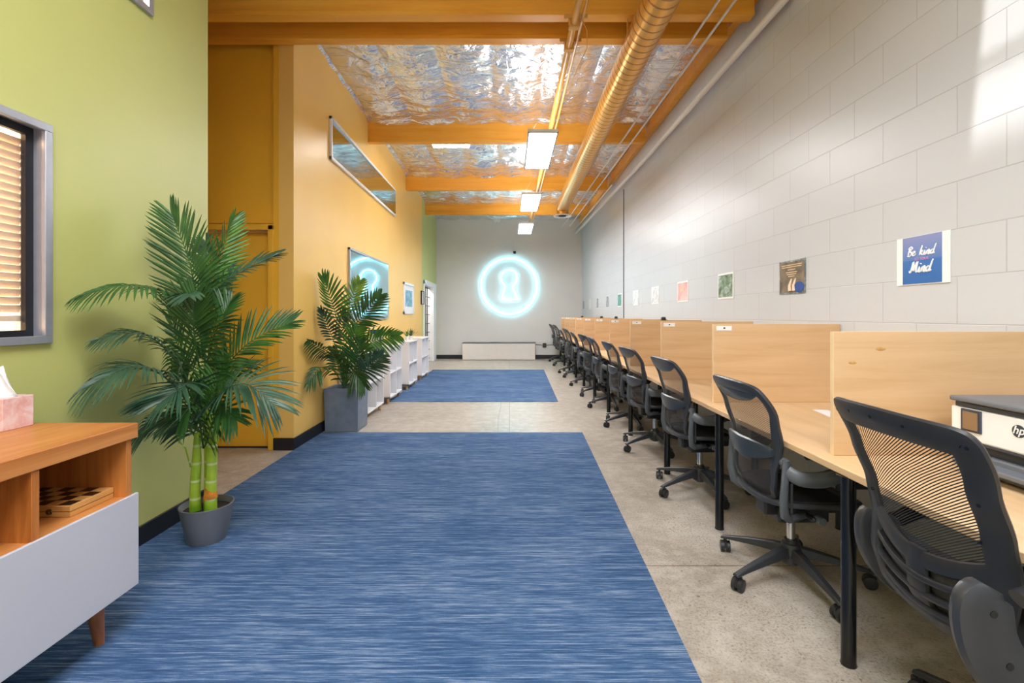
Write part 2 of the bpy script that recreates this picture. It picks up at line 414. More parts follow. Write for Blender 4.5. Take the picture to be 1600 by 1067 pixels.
# surface strips: 2D outline (a, b) laid on a curved sheet F(a, b) -> point
def nrm(F, a, b, e=1e-3):
    return (F(a+e, b)-F(a-e, b)).cross(F(a, b+e)-F(a, b-e)).normalized()
def smooth2(pts, closed, n=5):
    out = []; N = len(pts); rng = range(N if closed else N-1)
    for i in rng:
        p = [pts[(i+k_) % N] if closed else pts[min(max(i+k_, 0), N-1)] for k_ in (-1, 0, 1, 2)]
        for q in range(n):
            t = q/n
            out.append(tuple(.5*((2*p[1][d])+(-p[0][d]+p[2][d])*t+(2*p[0][d]-5*p[1][d]+4*p[2][d]-p[3][d])*t*t+(-p[0][d]+3*p[1][d]-3*p[2][d]+p[3][d])*t**3) for d in range(len(p[0]))))
    if not closed: out.append(tuple(pts[-1]))
    return out
def sheet_strip(mb, pts, F, th, closed=False, side=0, n=10, lift=0):
    # pts: (a, b, width). side=0 centred, side=1 width grows to the inside of a closed loop
    N = len(pts); rings = []
    ar = sum(pts[i][0]*pts[(i+1) % N][1]-pts[(i+1) % N][0]*pts[i][1] for i in range(N))
    sg = 1 if ar > 0 else -1
    for i, (a, b, w_) in enumerate(pts):
        p, q = pts[(i-1) % N if closed else max(i-1, 0)], pts[(i+1) % N if closed else min(i+1, N-1)]
        d = Vector((q[0]-p[0], q[1]-p[1])); d = d.normalized() if d.length else Vector((1, 0))
        nn = Vector((-d.y, d.x))*sg
        c = Vector((a, b))+(nn*w_/2 if side else Vector((0, 0)))
        rg = []
        for j in range(n):
            t = 2*PI*j/n; ca, sa = math.cos(t), math.sin(t)
            ca = math.copysign(abs(ca)**.6, ca); sa = math.copysign(abs(sa)**.6, sa)
            u = c+nn*(w_/2)*ca
            rg.append(F(u.x, u.y)+nrm(F, u.x, u.y)*(th*sa+lift))
        rings.append(rg)
    if closed: rings.append(rings[0])
    b0 = len(mb.v)
    if closed:
        rings = rings[:-1]; n_ = n
        for r in rings: mb.v += r
        for i in range(len(rings)):
            for j in range(n_):
                i2 = (i+1) % len(rings)
                mb.f.append((b0+i*n_+j, b0+i*n_+(j+1) % n_, b0+i2*n_+(j+1) % n_, b0+i2*n_+j))
    else: mb.quadloop(rings)
    return mb
def sheet_fill(mb, pts, F, rows=14, cols=10, lift=0):
    zs = [p[1] for p in pts]; z0, z1 = min(zs)+.002, max(zs)-.002; N = len(pts)
    def ext(z):
        xs = []
        for i in range(N):
            (a, b), (c, d) = pts[i][:2], pts[(i+1) % N][:2]
            if (b-z)*(d-z) <= 0 and b != d: xs.append(a+(c-a)*(z-b)/(d-b))
        return min(xs), max(xs)
    E = [ext(z0+(z1-z0)*i/rows) for i in range(rows+1)]
    def fn(u, v):
        i = int(round(u*rows)); z = z0+(z1-z0)*u; lo, hi = E[i]; a = lo+(hi-lo)*v
        return F(a, z)+nrm(F, a, z)*lift
    return mb.grid(fn, rows, cols)
def interp(tab, z):
    if z <= tab[0][0]: return tab[0][1]+(z-tab[0][0])*(tab[1][1]-tab[0][1])/(tab[1][0]-tab[0][0])
    for (a, b), (c, d) in zip(tab, tab[1:]):
        if z <= c:
            t = (z-a)/(c-a); t = t*t*(3-2*t)*.5+t*.5; return b+(d-b)*t
    (a, b), (c, d) = tab[-2:]; return d+(z-c)*(d-b)/(c-a)

def text_mesh(body, size, m, parent, loc, rot, extr=.0008, shear=0, bold=0, sx=1, name='lettering'):
    cu = bpy.data.curves.new('t', 'FONT'); cu.body = body; cu.size = size; cu.extrude = extr; cu.shear = shear; cu.offset = bold
    cu.align_x = 'CENTER'; cu.align_y = 'CENTER'; cu.resolution_u = 3
    o = bpy.data.objects.new('t', cu); C.objects.link(o)
    bpy.context.view_layer.update()
    me = bpy.data.meshes.new_from_object(o.evaluated_get(bpy.context.evaluated_depsgraph_get()))
    bpy.data.objects.remove(o); bpy.data.curves.remove(cu)
    me.materials.clear(); me.materials.append(mt[m])
    q = bpy.data.objects.new(name, me); C.objects.link(q); q.parent = parent; q.location = loc; q.rotation_euler = rot; q.scale = (sx, 1, 1)
    return q

# ================================================================ THE ROOM
YB = 14.0; YR = -4.5; HC = 4.15
def xl(y): return -2.045-.0105*(max(y, 4.5)-4.5)       # the long left wall drifts outwards a little
XR = 2.12
struct('floor', MB().box(-4.6, XR+.2, YR-.2, YB+.2, -.1, 0), 'concrete', 'polished tan concrete floor with saw-cut joints', smooth=False)
struct('wall_right', MB().box(XR, XR+.2, YR, YB+.2, 0, HC+.1), 'block', 'light grey painted concrete block wall on the right', smooth=False)
struct('wall_far', MB().box(-2.5, XR, YB, YB+.2, 0, HC+.1), 'grey_wall', 'flat grey far wall behind the neon sign', smooth=False)
# green wall at the left with two window openings
W1 = (.7, 2.116, 1.167, 2.107); W2 = (1.3, 2.72, 2.99, 3.5)
g = MB(); GX = -2.045; T = .13
for y0, y1, z0, z1 in ((YR, W1[0], 0, HC), (W1[0], W1[1], 0, W1[2]), (W1[0], W1[1], W1[3], W2[2]), (W1[0], W2[0], W2[2], HC),
                       (W2[0], W2[1], W2[3], HC), (W1[1], 3.255, 0, W2[2]), (W2[1], 3.255, W2[2], HC)):
    g.box(GX-T, GX, y0, y1, z0, z1)
struct('wall_green', g, 'green_wall', 'lime green painted wall at the near left', smooth=False)
# recess with the yellow door
RY = 4.62
rec = MB()
rec.box(-4.2, -3.26, RY, RY+.12, 0, HC).box(-3.26, -2.24, RY, RY+.12, 2.13, HC).box(-2.24, -2.186, RY-.07, RY+.12, 0, HC)
rec.box(-4.2, -2.24, RY-.02, RY, 2.16, HC)
struct('wall_recess', rec, 'recess_yellow', 'golden yellow end wall of the door recess, colour deepened for shade', smooth=False)
struct('wall_recess_side', MB().box(-4.3, -4.2, 3.1, RY+.1, 0, HC), 'recess_yellow', smooth=False)
# long yellow wall and its green end, with the doorway near the far corner
yd0, yd1 = 11.85, 13.7
y_a = 4.55
def lwall(mb, y0, y1, z0, z1, t=.14):
    return mb.quadloop([[(xl(y0)-t, y0, z), (xl(y0), y0, z), (xl(y1), y1, z), (xl(y1)-t, y1, z)] for z in (z0, z1)])
struct('wall_left', lwall(MB(), y_a, 11.6, 0, HC), 'yellow_wall', 'golden yellow painted wall running down the left', smooth=False)
gg = MB(); lwall(gg, 11.6, yd0, 0, HC); lwall(gg, yd0, yd1, 2.12, HC); lwall(gg, yd1, YB, 0, HC)
struct('wall_left_end', gg, 'green_wall', 'lime green end of the left wall over the glazed door', smooth=False)
# front (behind the camera): glazed shop front
fr_ = MB(); fr_.box(-2.2, XR, YR-.15, YR, 0, .3).box(-2.2, XR, YR-.15, YR, 3.7, HC).box(-2.2, -1.95, YR-.15, YR, .3, 3.7).box(1.95, XR, YR-.15, YR, .3, 3.7)
struct('wall_front', fr_, 'grey_wall', smooth=False)
# ceiling: foil insulation billowing between the rafters
def foil(u, v):
    x = -2.35+4.5*u; y = 4.52+(YB+.1-4.52)*v
    ph = (x+2.02)/.605; s = abs(math.sin(PI*ph))
    z = HC+.0-.055*(s**.55)
    z += .022*noise.noise(Vector((x*2.4, y*2.0, 3)))+.055*abs(noise.noise(Vector((x*2.2+1.5*noise.noise(Vector((x*2, y*2, 0))), y*6, 1))))*(.4+s)+.012*abs(noise.noise(Vector((x*7, y*16, 7))))
    for by in (4.5, 7.08, 9.77, 12.15, 14.0):
        z -= .06*math.exp(-((y-by)/.14)**2)
    return (x, y, z)
struct('ceiling', MB().grid(foil, 150, 330), 'foil', 'crinkled silver foil insulation ceiling')
# unseen roof slot, added to shape the sun patch on the block wall
SX0, SX1, SY0, SY1 = 1.36, 1.80, .55, 1.98
def roofed(z0, z1, ye):
    return MB().box(-4.3, SX0, YR-.1, ye, z0, z1).box(SX1, XR+.2, YR-.1, ye, z0, z1).box(SX0, SX1, YR-.1, SY0, z0, z1).box(SX0, SX1, SY1, ye, z0, z1)
struct('ceiling_front', roofed(HC+.02, HC+.1, 4.45), 'foil', smooth=False)
struct('ceiling_deck', roofed(HC+.14, HC+.2, YB+.2), 'beam', smooth=False)
# beams
for i, (y0, xa, xb) in enumerate(((4.05, -4.2, 2.07), (4.40, -4.2, 2.0), (7.03, 0, 1.99), (9.72, 0, 1.99), (12.10, 0, 1.99), (1.45, -2.04, 2.06), (-1.2, -2.04, 2.06), (-3.2, -2.04, 2.06))):
    if xa == 0: xa = xl(y0)-.0
    nm = ('nearest orange roof beam in view, across the top of the photo', 'second orange roof beam, just behind the nearest', 'orange roof beam above the first hanging panel light',
          'orange roof beam between the first and second panel lights', 'farthest orange roof beam, in front of the grey wall')
    b = MB().box(xa, xb, y0, y0+.095, 3.82, 4.12).box(xa, xb, y0-.006, y0+.101, 3.81, 3.85)
    struct('trim_%d' % (i+1), b, 'beam', nm[i] if i < 5 else None, bevel=.004)
struct('trim_9', MB().box(2.04, 2.119, YR, YB-.02, 3.95, 4.12), 'beam', 'orange timber ledger along the top of the block wall', bevel=.004)
# black skirting
bb = MB(); bb.box(GX+.001, GX+.014, YR, 3.255, 0, .115)
struct('baseboard_green', bb, 'baseboard', 'black skirting along the green wall', bevel=.002)
bb = MB(); bb.quadloop([[(xl(y_a), y_a-.001, z), (xl(y_a)+.013, y_a-.001, z), (xl(yd0)+.013, yd0-.1, z), (xl(yd0), yd0-.1, z)] for z in (0, .115)])
struct('baseboard_left', bb, 'baseboard', 'black skirting along the long yellow wall', bevel=.002)
struct('baseboard_recess', MB().box(-2.235, xl(4.5)+.013, RY-.083, RY-.0705, 0, .115), 'baseboard', bevel=.002)
struct('baseboard_far', MB().box(xl(YB)+.01, XR-.01, YB-.013, YB-.0005, 0, .115), 'baseboard', 'black skirting along the grey far wall', bevel=.002)
# recess door and frame
d = thing('door_1', 'plain ochre yellow door in the recess behind the tall palm', None, (-2.75, RY+.02, 0)); d['kind'] = 'structure'; del d['label']; d['label'] = 'plain ochre yellow door in the recess behind the tall palm'
o0 = d.location
MB().box(-3.2, -2.285, RY+.015, RY+.055, .012, 2.08).build('door_panel', 'recess_yellow', d, o0, .003)
MB().box(-2.285, -2.235, RY-.085, RY+.06, 0, 2.13).box(-3.25, -3.2, RY-.085, RY+.06, 0, 2.13).box(-3.25, -2.235, RY-.085, RY+.06, 2.085, 2.14).build('door_frame', 'recess_yellow', d, o0, .004)
MB().box(-3.2, -2.285, RY-.0, RY+.05, 0, .011).build('threshold', 'baseboard', d, o0)
t = thing('door_sign', 'small dark brown box sign on the yellow recess door', 'sign', (-2.72, RY+.014, 1.68))
MB().box(-2.82, -2.62, RY-.05, RY+.014, 1.69, 1.76).build('sign_body', 'black', t, t.location, .006)

# glazed white door near the far corner
d = thing('door_2', None, None, (xl(12.7), 12.75, 0)); d['kind'] = 'structure'; d['label'] = 'white framed door with a pane grid at the far left corner'
o0 = d.location
f = MB()
f.box(-2.27, -2.095, yd0-.02, yd0+.07, 0, 2.14).box(-2.28, -2.10, yd1-.35, yd1+.10, 0, 2.16).box(-2.27, -2.095, yd0-.02, yd1+.1, 2.04, 2.16)
f.build('door_frame', 'white_paint', d, o0, .006)
gl_ = MB().box(-2.235, -2.225, yd0+.07, yd1-.34, .08, 2.04).build('glass', 'glass', d, o0)
f = MB()
for i in range(1, 5): f.box(-2.245, -2.215, yd0+.07+i*.27, yd0+.085+i*.27, .08, 2.04)
for i in range(0, 9): f.box(-2.245, -2.215, yd0+.07, yd1-.34, .08+i*.24, .095+i*.24)
f.build('muntin', 'cord', d, o0)
struct('wall_passage', MB().box(-3.4, -3.3, 11.4, 14.2, 0, 2.7).box(-3.4, -2.27, 11.4, 11.5, 0, 2.7).box(-3.4, -2.27, 14.1, 14.2, 0, 2.7).box(-3.4, -2.27, 11.4, 14.2, 2.7, 2.75), 'grey_wall', smooth=False)
area('passage_lamp', (-2.8, 12.8, 2.65), (0, 0, 0), .5, 1.2, 60, (1, .98, .95))

# room behind the green wall's windows: warm, with blinds
struct('wall_side_room', MB().box(-4.9, -4.8, -.3, 3.12, 0, 4.1).box(-4.8, GX-T, -.4, -.3, 0, 4.1).box(-4.8, GX-T, 3.02, 3.12, 0, 4.1).box(-4.8, GX-T, -.3, 3.02, 4.0, 4.1), 'warm_room', smooth=False)
area('side_room_lamp', (-3.6, 1.6, 3.9), (0, 0, 0), 1.2, 1.8, 560, (1, .94, .87))
def window(n, W, lab, blinds):
    y0, y1, z0, z1 = W
    t = thing('window_%d' % n, None, None, (GX, (y0+y1)/2, z0)); t['kind'] = 'structure'; t['label'] = lab; o = t.location
    e_ = .001; fw, fx = .034, .022
    def border(mb, xa, xb, a, b, c, e, w1):      # four bars that butt without overlapping
        mb.box(xa, xb, a, b, e-w1, e).box(xa, xb, a, b, c, c+w1).box(xa, xb, a, a+w1, c+w1, e-w1).box(xa, xb, b-w1, b, c+w1, e-w1); return mb
    f = border(MB(), GX+e_, GX+fx, y0-.012, y1+.012, z0-.012, z1+.012, fw)
    f.build('window_frame', 'alu', t, o, .002)
    border(MB(), GX-T+.002, GX+e_, y0+e_, y1-e_, z0+e_, z1-e_, .012).build('reveal', 'alu', t, o)
    border(MB(), GX-.062, GX-.04, y0+.013, y1-.013, z0+.013, z1-.013, .034).build('window_gasket', 'baseboard', t, o)
    MB().box(GX-.054, GX-.048, y0+.04, y1-.04, z0+.04, z1-.04).build('pane', 'glass', t, o)
    if blinds:
        f = MB(); z = z0+.14
        while z < z1-.05:
            f.obox((GX-.092, (y0+y1)/2, z), (.007, 0, .0155), (0, (y1-y0)/2-.018, 0), (-.0011, 0, .0005)); z += .0345
        f.box(GX-.105, GX-.08, y0+.02, y1-.02, z0+.085, z0+.11)
        f.build('blind', 'blind', t, o)
window(1, W1, 'aluminium framed window with cream blinds in the green wall', True)
window(2, W2, 'high aluminium window corner at the top of the green wall', False)

# reflective panes on the yellow wall
def pane(n, y0, y1, z0, z1, lab, fw=.03):
    t = thing('window_%d' % n, None, None, (xl((y0+y1)/2), (y0+y1)/2, z0)); t['kind'] = 'structure'; t['label'] = lab; o = t.location
    def bar(mb, a, b, c, e, p=.03):
        return mb.quadloop([[(xl(a)+.001, a, z), (xl(a)+p, a, z), (xl(b)+p, b, z), (xl(b)+.001, b, z)] for z in (c, e)])
    f = MB(); bar(f, y0, y1, z1-fw, z1); bar(f, y0, y1, z0, z0+fw); bar(f, y0, y0+fw, z0, z1); bar(f, y1-fw, y1, z0, z1)
    f.build('window_frame', 'alu' if n == 3 else 'white_paint', t, o, .002)
    # glass is set dead parallel to the room so that it mirrors the far wall
    xg = xl((y0+y1)/2)+.016
    MB().box(xg-.003, xg+.003, y0+fw, y1-fw, z0+fw, z1-fw).build('pane', 'mirror_glass', t, o)
pane(3, 6.12, 8.15, 1.215, 2.145, 'reflective window on the yellow wall mirroring the neon keyhole')
pane(4, 5.47, 8.7, 3.06, 3.55, 'long high window on the yellow wall mirroring the foil ceiling', .035)

# rugs
for x0, x1n, x1f, y0, y1, lab in ((-2.03, .70, .80, .35, 5.2, 'large blue streaked carpet in the foreground'), (-1.78, .715, .80, 7.06, 11.16, 'smaller blue streaked carpet farther down the room')):
    r = MB().quadloop([[(x0, y0, z), (x1n if y0 > 1 else .62, y0, z), (x1f if y0 > 1 else .79, y1, z), (x0, y1, z)] for z in (.0005, .009)])
    tag(r.build('carpet', 'carpet', smooth=False), lab, 'carpet')

# pipes, duct, conduit (hang from the beams)
def pipe(name, lab, pts, r, m, cat='pipe', n=10):
    return tag(MB().tube(pts, r, n).build(name, m), lab, cat)
pipe('wall_pipe', 'thick white pipe running along the upper block wall', [(2.02, -4.3, 3.60), (2.03, 1.0, 3.61), (2.04, 7, 3.62), (1.94, 13.98, 3.655)], .030, 'white_pipe', n=14)
pipe('thin_pipe', 'thin pale pipe under the beams, left one of the pair right of the duct', [(1.66, -4.3, 3.775), (1.66, 4, 3.775), (1.50, 13.4, 3.76)], .011, 'white_pipe')
pipe('thin_pipe', 'thin pale pipe under the beams, right one of the pair right of the duct', [(1.79, -4.3, 3.775), (1.79, 4, 3.775), (1.69, 13.4, 3.76)], .011, 'white_pipe')
pipe('thin_pipe', 'thin pale pipe at the ledger near the far right corner', [(1.93, 9.0, 3.72), (1.86, 13.6, 3.70)], .012, 'white_pipe')
pipe('wall_conduit', 'thin vertical dark conduit on the block wall', [(XR-.006, 8.88, .72), (XR-.006, 8.88, 3.6)], .007, 'cord')
t = thing('duct', 'round spiral air duct painted gold, running down the right of the ceiling', 'air duct', (1.14, 4, 3.66))
MB().tube([(1.15, -4.3, 3.70), (1.15, 4, 3.68), (1.16, 10.35, 3.66)], .138, 28).build('duct_tube', 'duct', t, t.location)
MB().tube([(1.16, 10.3, 3.66), (1.16, 10.42, 3.655), (1.16, 10.5, 3.61), (1.16, 10.52, 3.55), (1.16, 10.52, 3.46)], .14, 28, False).build('elbow', 'duct', t, t.location)
MB().lathe([(.13, 3.47), (.15, 3.445), (.195, 3.435), (.2, 3.45), (.15, 3.47)], (1.16, 10.52, 0), 32).build('diffuser_ring', 'white_paint', t, t.location)
MB().lathe([(.085, 3.44), (.02, 3.435), (.02, 3.45), (.085, 3.455)], (1.16, 10.52, 0), 24).build('diffuser_cone', 'cord', t, t.location)
for y in (4.1, 7.08, 9.76): MB().box(1.01, 1.29, y-.012, y+.012, 3.818, 3.824).box(1.005, 1.01, y-.012, y+.012, 3.66, 3.82).box(1.29, 1.295, y-.012, y+.012, 3.66, 3.82).build('hanger_strap', 'orange_pipe', t, t.location)
t = thing('conduit', 'tan conduit along the ceiling centre carrying the panel lights', 'pipe', (.54, 4, 3.75))
MB().tube([(.55, -4.3, 3.765), (.55, 13.6, 3.765)], .032, 14).build('main_tube', 'orange_pipe', t, t.location)
MB().tube([(.62, -4.3, 3.79), (.62, 13.6, 3.79)], .012, 8).build('small_tube', 'orange_pipe', t, t.location)
for y in (4.1, 4.45, 7.08, 9.77, 12.15): MB().box(.46, .66, y-.06, y-.045, 3.78, 3.815).box(.505, .595, y-.03, y+.03, 3.725, 3.81).build('clamp', 'orange_pipe', t, t.location, .004)
t = thing('pendant_wire', 'loose tan wire drooping beside the conduit near the first beam', 'wire', (.7, 4.2, 3.7))
MB().tube([(.60, 4.06, 3.80), (.66, 4.08, 3.70), (.68, 4.2, 3.62), (.66, 4.6, 3.66), (.64, 5.3, 3.72)], .004, 6).build('wire', 'orange_pipe', t, t.location)

# panel lights
for i, y0 in enumerate((5.22, 7.88, 10.44)):
    z = 3.26; t = thing('panel_light', ('nearest and largest of the hanging white panel lights', 'middle one of the three hanging white panel lights', 'farthest of the three hanging white panel lights')[i], 'ceiling light', (.366, y0+.62, z), 0, 'hanging panel lights')
    MB().box(.200, .532, y0-.015, y0+1.265, z+.004, z+.038).build('housing', 'white_paint', t, t.location, .003)
    f = MB(); f.box(.200, .216, y0-.015, y0+1.265, z-.006, z+.004).box(.516, .532, y0-.015, y0+1.265, z-.006, z+.004).box(.2, .532, y0-.015, y0+.001, z-.006, z+.004).box(.2, .532, y0+1.25, y0+1.265, z-.006, z+.004)
    f.build('frame', 'alu', t, t.location)
    MB().box(.216, .516, y0+.001, y0+1.25, z-.002, z+.003).build('diffuser', 'lamp', t, t.location, smooth=False)
    MB().box(.22, .512, y0+.01, y0+1.24, z+.0385, z+.041).build('added_top_glow', 'added_uplight', t, t.location, smooth=False)  # glowing top added to light foil, beams and walls
    for yy in (y0+.1, y0+1.15):
        for xx in (.23, .50): MB().tube([(xx, yy, z+.03), (.52, yy, 3.75)], .002, 5).build('suspension_wire', 'alu', t, t.location)
t = thing('strip_light', 'bright strip light tucked up behind the third beam', 'ceiling light', (-.9, 7.55, 3.98))
MB().box(-1.22, -.62, 7.5, 7.62, 3.955, 4.02).build('housing', 'white_paint', t, t.location, .004)
for x in (-1.1, -.74): MB().tube([(x, 7.56, 4.01), (x, 7.56, 4.28)], .008, 6).build('hanger_rod', 'alu', t, t.location)
MB().box(-1.20, -.64, 7.49, 7.60, 3.93, 3.956).build('diffuser', 'strip_lamp', t, t.location, smooth=False)
t = thing('emergency_light', 'small white emergency light high on the far wall', 'light', (-.36, YB, 4.0))
MB().box(-.46, -.26, YB-.09, YB, 3.98, 4.08).build('lamp_body', 'white_paint', t, t.location, .01)
for x in (-.42, -.30): MB().lathe([(.03, 3.93), (.045, 3.96), (.04, 3.985)], (x, YB-.06, 0), 12).build('lamp_head', 'white_paint', t, t.location)

# neon sign on the far wall
t = thing('neon_sign', 'glowing cyan neon keyhole inside a ring on the far wall', 'neon sign', (-.01, YB, 2.12))
NY = YB-.055; s_ = .00472
def ringpts(cx, cz, r, n): return [(cx+r*math.cos(2*PI*i/n), NY, cz+r*math.sin(2*PI*i/n)) for i in range(n)]
MB().ring(ringpts(-.01, 2.12, .815, 96), .017, 10).build('ring_tube', 'neon', t, t.location)
kp = []
for i in range(33):
    a = R(-52)+(R(284))*i/32; kp.append((0+50*math.cos(a), 50+50*math.sin(a)))
kp = [(57, -84)] + [(40, -50), (24, -12), (22, -2)] + kp + [(-24, -2), (-26, -12), (-38, -50), (-52, -84)]
kp = [(-.01+x*s_, NY, 2.12+z*s_) for x, z in kp]
kp += [(kp[-1][0]+(kp[0][0]-kp[-1][0])*q, NY, kp[-1][2]) for q in (.02, .25, .5, .75, .98)]
MB().ring(kp, .0125, 8).build('keyhole_tube', 'neon', t, t.location)
for i in range(8):
    a = 2*PI*i/8+.2; MB().tube([(-.01+.815*math.cos(a), YB-.045, 2.12+.815*math.sin(a)), (-.01+.815*math.cos(a), YB-.001, 2.12+.815*math.sin(a))], .006, 6).build('standoff', 'white_paint', t, t.location)
t = thing('camera_dome', 'small black security camera above the neon ring', 'camera', (.15, YB, 3.09))
MB().box(.11, .19, YB-.05, YB, 3.06, 3.14).build('camera_body', 'black', t, t.location, .015)
MB().tube([(.15, YB-.05, 3.09), (.15, YB-.09, 3.08)], .025, 12).build('lens', 'blackgloss', t, t.location)
MB().tube([(.16, YB-.01, 3.14), (.155, YB-.01, 3.45)], .004, 5).build('cable', 'white_paint', t, t.location)

# convector cabinet
t = thing('convector', 'long low white heater cabinet under the neon sign', 'heater', (-.3, 13.75, 0))
MB().box(-1.33, .73, 13.58, 13.985, 0.012, .475).build('cabinet', 'white_pipe', t, t.location, .008)
MB().box(-1.34, .74, 13.57, 13.985, .475, .495).build('top_grille', 'silver_plastic', t, t.location, .003)
MB().box(-1.31, .71, 13.6, 13.97, 0, .012).build('plinth', 'baseboard', t, t.location)
t = thing('wall_outlet', 'power outlet with cable on the far wall beside the chairs', 'outlet', (1.0, YB, .38))
MB().box(.97, 1.07, YB-.05, YB, .34, .46).build('outlet_box', 'cord', t, t.location, .005)
MB().tube([(.75, YB-.012, .42), (1.0, YB-.012, .40), (1.45, YB-.012, .41)], .008, 6).build('cable', 'cord', t, t.location)

# pictures on the yellow wall
def frame_pic(lab, y0, y1, z0, z1, fm, art, fw, matw):
    t = thing('framed_picture', lab, 'picture', (xl((y0+y1)/2), (y0+y1)/2, z0)); o = t.location; x = xl(y1)+.016
    x0 = xl(y0)+.001
    f = MB(); f.box(xl(y1), x0+.03, y0, y1, z1-fw, z1).box(xl(y1), x0+.03, y0, y1, z0, z0+fw).box(xl(y1), x0+.03, y0, y0+fw, z0, z1).box(xl(y1), x0+.03, y1-fw, y1, z0, z1)
    f.build('frame', fm, t, o, .003)
    MB().box(xl(y1), x0+.012, y0+fw, y1-fw, z0+fw, z1-fw).build('mat_board', 'paper', t, o)
    MB().box(x0+.012, x0+.014, y0+fw+matw, y1-fw-matw, z0+fw+matw, z1-fw-matw).build('artwork', art, t, o)
frame_pic('white framed blue picture on the yellow wall', 9.46, 10.42, 1.30, 1.935, 'white_paint', 'art_blue', .05, .10)
frame_pic('small black framed picture beside the glazed door', 11.45, 11.78, 1.53, 1.86, 'black', 'print_grey', .02, .03)

# ================================================================ POSTERS ON THE BLOCK WALL
def poster(lab, y0, y1, z0, z1, pr, inner=None, border='paper', curl=0):
    t = thing('poster', lab, 'poster', (XR, (y0+y1)/2, z0), 0, 'posters on the block wall'); o = t.location
    MB().box(XR-.006, XR-.0008, y0, y1, z0, z1).build('backing', border, t, o, .001)
    a, b, c, e = inner or (y0+.018, y1-.018, z0+.018, z1-.018)
    q = MB().box(-.0006, .0006, -(b-a)/2, (b-a)/2, -(e-c)/2, (e-c)/2).build('print', pr, t)
    q.location = Vector((XR-.0072, (a+b)/2, (c+e)/2))-o
    return t, o
ps = [(2.304, 2.62), (3.43, 3.76), (4.53, 4.87), (5.68, 6.04), (6.79, 7.15), (7.86, 8.22), (9.06, 9.38), (10.2, 10.5), (11.36, 11.66), (12.45, 12.75), (13.52, 13.82)]
labs = ['blue poster with white script lettering, nearest on the block wall', 'brown photo poster with hands and a blue sleeve, second nearest on the block wall', 'poster of green park trees on the block wall, third nearest',
        'pink and white poster on the block wall, fourth nearest', 'white poster with a pale round drawing, fifth nearest on the block wall', 'faint white line-drawing poster just before the thin vertical conduit',
        'teal green poster just beyond the thin vertical conduit', 'fourth poster from the far end of the block wall, dark grey', 'third poster from the far end of the block wall, grey',
        'second poster from the far end of the block wall, pale grey', 'farthest poster on the block wall, dark slate']
prs = ['blue_print', 'print_brown', 'print_park', 'print_pink', 'print_grey', 'print_grey', 'print_teal', 'print_dark', 'print_dark', 'print_grey', 'print_dark']
RT = (PI/2, 0, -PI/2)       # text standing on the right wall, read from the room
